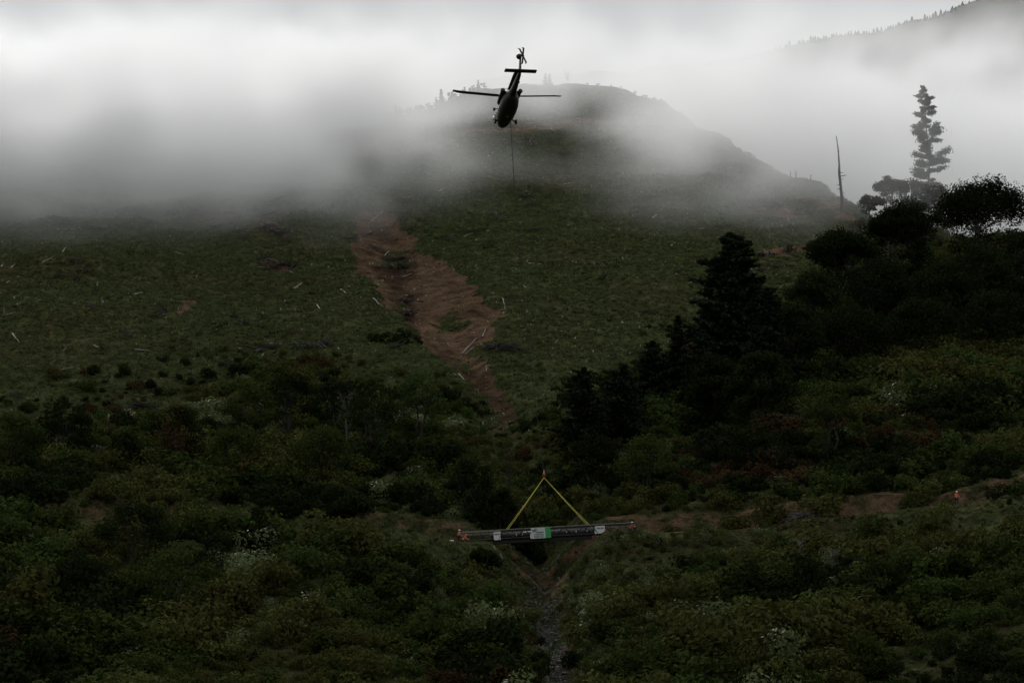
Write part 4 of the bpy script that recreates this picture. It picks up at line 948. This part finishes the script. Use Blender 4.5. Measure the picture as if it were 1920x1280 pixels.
# ------------------------------------------------------------------ lifting gear
bpy.context.view_layer.update()
top = ray(957, 226, 432.0); top.y = 431.5; hook = ray(1020, 884, 421)
b = MB(); pts = []
for i in range(25):
    f = i/24; q = top.lerp(hook, f); q.x -= .55*math.sin(math.pi*f); pts.append(q-hook)
b.tube(pts, .045, 6); b.build('long_line', [M['rope']], loc=hook, label='long dark lifting line from the helicopter belly to the red hook', category='cable')
hk = thing('lifting_hook', 'red swivel hook at the apex of the yellow slings', 'hook', hook)
b = MB(); b.sphere((0, 0, -.38), (.19, .15, .24), 0, 12, 8); b.build('swivel_body', [M['hook_red']], hk, True)
b = MB(); b.tube([(0, 0, 0), (0, 0, -.2)], .05, 8); b.tube([(0, 0, .0), (-.02, 0, .25)], .045, 6); b.build('shackle', [M['silver_tape']], hk)
b = MB(); pp = [Vector((.12*math.cos(a), 0, -.68+.12*math.sin(a))) for a in np.linspace(1.6, 6.0, 9)]; b.tube(pp, .035, 6); b.build('hook', [M['hook_red']], hk)
apex = hook+Vector((0, 0, -.78))
BL = ray(846, 1020, 420); BRt = ray(1190, 1001, 420); BL.y = BRt.y = 419.4
bx_ = (BRt-BL); Lb = bx_.length; ang = math.atan2(bx_.z, bx_.x)
for (uv, dy_b, lab) in [((947, 1000), -.75, 'yellow sling to the near left side of the bridge'), ((944, 999), .75, 'yellow sling to the far left side of the bridge'), ((1110, 989), -.75, 'yellow sling to the near right side of the bridge'), ((1104, 987), .75, 'yellow sling to the far right side of the bridge')]:
    e = ray(uv[0], uv[1], 419.4+dy_b); b = MB(); b.tube([apex-apex, (e-apex)*.5+Vector((0, 0, -.05)), e-apex], .036, 6)
    o = b.build('lifting_sling', [M['strap']], loc=apex, label=lab, category='sling', group='yellow slings lifting the footbridge')
# ------------------------------------------------------------------ footbridge
br = thing('footbridge', 'dark steel truss footbridge with white and green banner hanging from yellow slings', 'footbridge', BL, (0, -ang, 0))
HB = 1.42
for s in (-1, 1):
    y = s*.75
    for nm, z, r, m_, x0 in (('handrail', HB, .045, 'steel', 1.0), ('middle_rail', HB-.34, .035, 'steel', 1.4), ('top_chord', HB-.10, .06, 'steel_dark', 6.6), ('bottom_chord', .22, .09, 'steel_dark', .6)):
        b = MB(); b.tube([(x0, y, z), (Lb*.5, y, z+.02), (Lb, y, z)], r, 6); b.build(nm, [M[m_]], br)
    nb = 22
    for i in range(nb+1):
        x = .8+(Lb-.9)*i/nb; b = MB(); b.tube([(x, y, .2), (x, y, HB)], .035, 5); b.build('post', [M['steel_dark']], br)
    for i in range(14):
        x0 = 5.8+(Lb-6)*i/14; x1 = 5.8+(Lb-6)*(i+1)/14; za, zb = (.25, HB-.12) if i % 2 == 0 else (HB-.12, .25)
        b = MB(); b.tube([(x0, y*1.04, za), (x1, y*1.04, zb)], .065, 5); b.build('diagonal_brace', [M['steel_dark']], br)
for i in range(40):
    x = .5+(Lb-.7)*(i+.5)/40; b = MB(); b.box((x, 0, .36), ((Lb-.7)/40-.04, 1.4, .05)); b.build('deck_plank', [M['deckwood']], br)
for y in (-.42, .42):
    b = MB(); b.tube([(5.2, y, .60+.12), (12, y, .60+.12), (19.3, y, .60+.12)], .33, 14); b.build('pipe', [M['pipe']], br, True)
b = MB(); b.box((12.0, 0, -.12), (13.0, 1.3, .42)); b.build('girder', [M['steel_dark']], br)
for i in range(9):
    x = 5.6+i*2.0; b = MB(); b.box((x, 0, .12), (.14, 1.6, .14)); b.build('cross_beam', [M['steel_dark']], br)
for i, x in enumerate((6.1, 8.6, 9.4, 10.6, 15.2, 16.45, 17.9)):
    b = MB(); b.box((x, -.79, .70), (.07, .02, .24), R=Matrix.Rotation(.15, 3, 'Y')); b.build('white_tag', [M['white']], br)
b = MB(); b.tube([(-3.4, -.2, .55), (-1.5, -.2, .42), (-.1, -.2, .34)], .09, 8); b.build('draw_pole', [M['wood_pale']], br)
b = MB(); b.tube([(-.5, -.3, .33), (.35, -.3, .3)], [.17, .22], 10); b.build('white_sleeve', [M['white']], br)
# text helper: flat print, converted to a mesh
def text(s, size, loc, m, parent, name, sx=1.0, shear=0):
    c = bpy.data.curves.new(name, 'FONT'); c.body = s; c.size = size; c.align_x = 'CENTER'; c.align_y = 'CENTER'; c.shear = shear; c.extrude = .004; c.offset = .010
    o = bpy.data.objects.new(name, c); COL.objects.link(o); bpy.context.view_layer.update()
    me = bpy.data.meshes.new_from_object(o.evaluated_get(bpy.context.evaluated_depsgraph_get())); bpy.data.objects.remove(o)
    me.materials.clear(); me.materials.append(m); q = link(name, me, parent, loc, (math.pi/2, 0, 0), (sx, 1, 1)); return q
def panel(pts, y, m, parent, nm, th=.03):
    b = MB(); b.loft([[(x, y, z) for x, z in pts], [(x, y+th, z) for x, z in pts]]); return b.build(nm, [m], parent)
def ub(u): return (u-846)/14.29          # along the bridge
yb = -.90
ban = panel([(ub(997), .03), (ub(1023.5), .05), (ub(1023), 1.42), (ub(997), 1.44)], yb, M['banner'], br, 'banner')
panel([(ub(1023.7), .05), (ub(1034), .05), (ub(1033.5), 1.42), (ub(1023.2), 1.42)], yb, M['green'], br, 'green_banner')
panel([(ub(994.5), .15), (ub(996.8), .02), (ub(996.8), .7), (ub(995), .66)], yb, M['white'], br, 'banner_edge')
panel([(ub(994), .68), (ub(996.8), .70), (ub(996.8), .86), (ub(994), .84)], yb, M['purple'], br, 'purple_tie')
cxb = ub(1010)
text('W', .62, (cxb-.55, yb-.012, 1.02), M['ink'], br, 'lettering', .85, .1); text('innum', .34, (cxb+.22, yb-.012, .86), M['ink'], br, 'lettering', 1.15, .2)
b = MB(); b.tube([Vector((cxb-.28+.17*math.cos(a), yb-.012, 1.18+.17*math.sin(a))) for a in np.linspace(-1.2, 4.4, 11)], .022, 4); b.build('leaf_emblem', [M['ink']], br)
text('contracting', .26, (cxb+.08, yb-.012, .58), M['ink_grey'], br, 'lettering', 1.05)
for z, x0, x1 in ((.36, -.6, .25), (.36, .3, .7), (.2, -.55, .1), (.2, .2, .75)):
    b = MB(); b.box((cxb+(x0+x1)/2, yb-.01, z), (x1-x0, .01, .055)); b.build('small_print', [M['ink']], br)
panel([(ub(928), .12), (ub(935), .12), (ub(939.3), .66), (ub(939.3), 1.22), (ub(926.5), 1.18), (ub(926.5), .28)], yb, M['white'], br, 'end_panel')
panel([(ub(935.8), .12), (ub(939.4), .14), (ub(939.4), .52)], yb, M['white'], br, 'end_panel_corner')
text('DERCON', .22, (ub(933), yb-.012, .88), M['ink_blue'], br, 'lettering', .82)
panel([(ub(1122), .25), (ub(1128), .25), (ub(1135), .55), (ub(1135), 1.24), (ub(1117), 1.22), (ub(1117), .85)], yb, M['white'], br, 'end_panel')
panel([(ub(1116), .22), (ub(1121), .24), (ub(1115.5), .74)], yb, M['white'], br, 'end_panel_corner')
text('DERCON', .24, (ub(1126.3), yb-.012, .92), M['ink_blue'], br, 'lettering', .95)

# ------------------------------------------------------------------ people
def skin_mesh(name, verts, edges, radii, mats, root=0, sub=1):
    me = bpy.data.meshes.new(name); me.from_pydata(verts, edges, []); me.update()
    o = bpy.data.objects.new(name, me); COL.objects.link(o); md = o.modifiers.new('s', 'SKIN')
    for i, r in enumerate(radii):
        sv = me.skin_vertices[0].data[i]; rr = r if hasattr(r, '__len__') else (r, r); sv.radius = rr; sv.use_root = (i == root)
    if sub: o.modifiers.new('u', 'SUBSURF').levels = sub
    bpy.context.view_layer.update(); m2 = bpy.data.meshes.new_from_object(o.evaluated_get(bpy.context.evaluated_depsgraph_get()))
    bpy.data.objects.remove(o); m2.materials.clear()
    for m in mats: m2.materials.append(m)
    m2.name = name; m2.polygons.foreach_set('use_smooth', np.ones(len(m2.polygons), bool)); return m2
def person(label, loc, rz, J, helmet='white', vest='orange', group='bridge crew in orange clothing'):
    """J: joint positions (metres, feet at z=0, facing +X)"""
    o = thing('person', label, 'person', loc, (0, 0, rz), group)
    pel, ch, nk, hd = [Vector(J[k]) for k in ('pel', 'chest', 'neck', 'head')]
    up = (nk-pel).normalized(); side_ = Vector((0, 1, 0))
    V = [pel, ch, nk, nk.lerp(hd, .5), hd]; R = [(.13, .1), (.15, .11), .06, .055, .1]; E = [(0, 1), (1, 2), (2, 3), (3, 4)]
    for s, kn, an, to in ((1, 'knL', 'anL', 'toL'), (-1, 'knR', 'anR', 'toR')):
        b0 = len(V); V += [pel+side_*.1*s+Vector((0, 0, -.04)), Vector(J[kn]), Vector(J[an]), Vector(J[to])]; R += [.09, .065, .045, .035]; E += [(0, b0), (b0, b0+1), (b0+1, b0+2), (b0+2, b0+3)]
    for s, el, ha in ((1, 'elL', 'haL'), (-1, 'elR', 'haR')):
        b0 = len(V); sh = ch.lerp(nk, .75)+side_*.19*s; E_, H_ = Vector(J[el]), Vector(J[ha]); d = (H_-E_).normalized()
        V += [sh, E_, H_, H_+d*.08]; R += [.055, .045, .028, .04]; E += [(1, b0), (b0, b0+1), (b0+1, b0+2), (b0+2, b0+3)]
        pr = d.orthogonal().normalized(); pq = d.cross(pr)
        for k in range(4):
            b1 = len(V); base = H_+d*.09+pr*(k-1.5)*.02; V += [base+d*.045, base+d*(.075+.01*(k in (1, 2)))+pq*.025]; R += [.01, .008]; E += [(b0+3, b1), (b1, b1+1)]
        b1 = len(V); V += [H_+d*.03-pr*.05, H_+d*.065-pr*.06+pq*.02]; R += [.011, .009]; E += [(b0+2, b1), (b1, b1+1)]
    link('body', skin_mesh('body', V, E, R, [M['skin']]), o)
    # clothing follows the body
    V = [pel, pel.lerp(ch, .5), ch, ch.lerp(nk, .8)]; R = [(.18, .15), (.17, .145), (.2, .155), (.12, .1)]; E = [(0, 1), (1, 2), (2, 3)]
    for s, el, ha in ((1, 'elL', 'haL'), (-1, 'elR', 'haR')):
        b0 = len(V); sh = ch.lerp(nk, .75)+side_*.2*s; V += [sh, Vector(J[el]), Vector(J[el]).lerp(Vector(J[ha]), .85)]; R += [.085, .07, .055]; E += [(2, b0), (b0, b0+1), (b0+1, b0+2)]
    link('jacket', skin_mesh('jacket', V, E, R, [M['orange']]), o)
    V = [pel+Vector((0, 0, -.03))]; R = [(.17, .14)]; E = []
    for s, kn, an in ((1, 'knL', 'anL'), (-1, 'knR', 'anR')):
        b0 = len(V); V += [pel+side_*.1*s+Vector((0, 0, -.1)), Vector(J[kn]), Vector(J[an])]; R += [.12, .09, .075]; E += [(0, b0), (b0, b0+1), (b0+1, b0+2)]
    link('trousers', skin_mesh('trousers', V, E, R, [M['trouser']]), o)
    for an, to in (('anL', 'toL'), ('anR', 'toR')):
        b = MB(); b.tube([Vector(J[an])+Vector((0, 0, .06)), Vector(J[an])+Vector((-.02, 0, -.02)), Vector(J[to])+Vector((.04, 0, 0))], [.07, .06, .05], 8); b.build('boot', [M['rubber']], o)
    b = MB(); b.tube([pel.lerp(ch, .55)-up*.03, pel.lerp(ch, .55)+up*.03], .182, 12); b.build('reflective_band', [M['silver_tape']], o)
    hm = M['white'] if helmet == 'white' else M['orange']
    b = MB(); hv = hd+Vector((0, 0, .05)); rings = []
    for j in range(6):
        ph = .0+1.5*j/5; rings.append([(hv.x+.15*math.cos(ph)*math.cos(a), hv.y+.14*math.cos(ph)*math.sin(a), hv.z+.14*math.sin(ph)) for a in np.linspace(0, 2*math.pi, 12, endpoint=False)])
    b.loft(rings); b.box((hv.x+.15, hv.y, hv.z+.005), (.1, .18, .015)); b.build('helmet', [hm], o)
    b = MB(); b.sphere((hd.x+.105, hd.y, hd.z-.005), (.018, .014, .02), 0, 6, 4); b.sphere((hd.x+.09, hd.y, hd.z-.05), (.012, .03, .008), 1, 6, 4)
    for s in (-1, 1): b.sphere((hd.x+.092, hd.y+.035*s, hd.z+.025), (.012, .014, .009), 1, 6, 4); b.sphere((hd.x, hd.y+.1*s, hd.z), (.02, .015, .03), 0, 6, 4)
    b.build('face', [M['skin'], M['wood_dark']], o)
    return o
STAND = dict(pel=(0, 0, .95), chest=(.03, 0, 1.28), neck=(.06, 0, 1.48), head=(.1, 0, 1.63), knL=(.06, .11, .5), anL=(0, .12, .09), toL=(.17, .13, .04), knR=(.0, -.11, .5), anR=(-.06, -.12, .09), toR=(.1, -.13, .04),
             elL=(.1, .27, 1.14), haL=(.34, .2, 1.02), elR=(.08, -.27, 1.14), haR=(.36, -.18, 1.05))
CROUCH = dict(pel=(-.12, 0, .48), chest=(.12, 0, .80), neck=(.24, 0, .98), head=(.34, 0, 1.1), knL=(.32, .15, .48), anL=(.05, .14, .09), toL=(.22, .15, .04), knR=(.25, -.14, .30), anR=(-.12, -.13, .1), toR=(.04, -.14, .04),
             elL=(.40, .25, .70), haL=(.62, .12, .66), elR=(.34, -.26, .66), haR=(.60, -.14, .60))
REACH = dict(pel=(-.05, 0, .93), chest=(.10, 0, 1.22), neck=(.18, 0, 1.40), head=(.26, 0, 1.52), knL=(.12, .12, .5), anL=(.08, .13, .09), toL=(.25, .14, .04), knR=(-.1, -.12, .5), anR=(-.25, -.13, .09), toR=(-.1, -.14, .04),
             elL=(.45, .16, 1.22), haL=(.72, .06, 1.18), elR=(.42, -.16, 1.20), haR=(.70, -.06, 1.14))
LEAN = dict(REACH, elL=(.42, .2, 1.35), haL=(.74, .12, 1.46), elR=(.2, -.26, 1.05), haR=(.42, -.2, .95))
WALK = dict(STAND, knL=(.18, .11, .52), anL=(.22, .12, .1), toL=(.38, .13, .05), knR=(-.08, -.11, .5), anR=(-.28, -.12, .12), toR=(-.14, -.13, .04), haR=(.30, -.28, .92))
def pp_at(u, vf, y):
    q = ray(u, vf, y); return q
lx = lambda u: ray(u, 1000, 419.2).x
person('worker in orange jacket and white helmet standing at the left end of the bridge', pp_at(860, 1018, 418.2), 0, STAND)
person('worker in orange jacket crouching beside the standing worker at the left bridge end', pp_at(869, 1019, 418.0), 0, CROUCH, 'orange')
person('worker in orange jacket and white helmet bending forward at the right end of the bridge', pp_at(1189, 1002, 419.0), math.pi, REACH)
person('worker in orange jacket reaching an arm towards the bridge rail, behind the white helmeted one', pp_at(1181, 1003, 420.6), math.pi, dict(LEAN, head=(.3, 0, 1.44)), 'orange')
q = pp_at(1793, 929, 419.5); person('worker in orange vest and white helmet standing alone on the track at far right', Vector((q.x, 419.5, z1(q.x, 419.5))), -.9, WALK)
p = T(Vector((q.x+.45, 419.3, 0))); b = MB(); b.tube([(0, 0, 0), (-.03, 0, .7), (-.06, 0, 1.25)], .025, 6); b.build('marker_pole', [M['wood_pale']], loc=p, label='thin pale pole standing beside the lone worker on the track', category='pole')
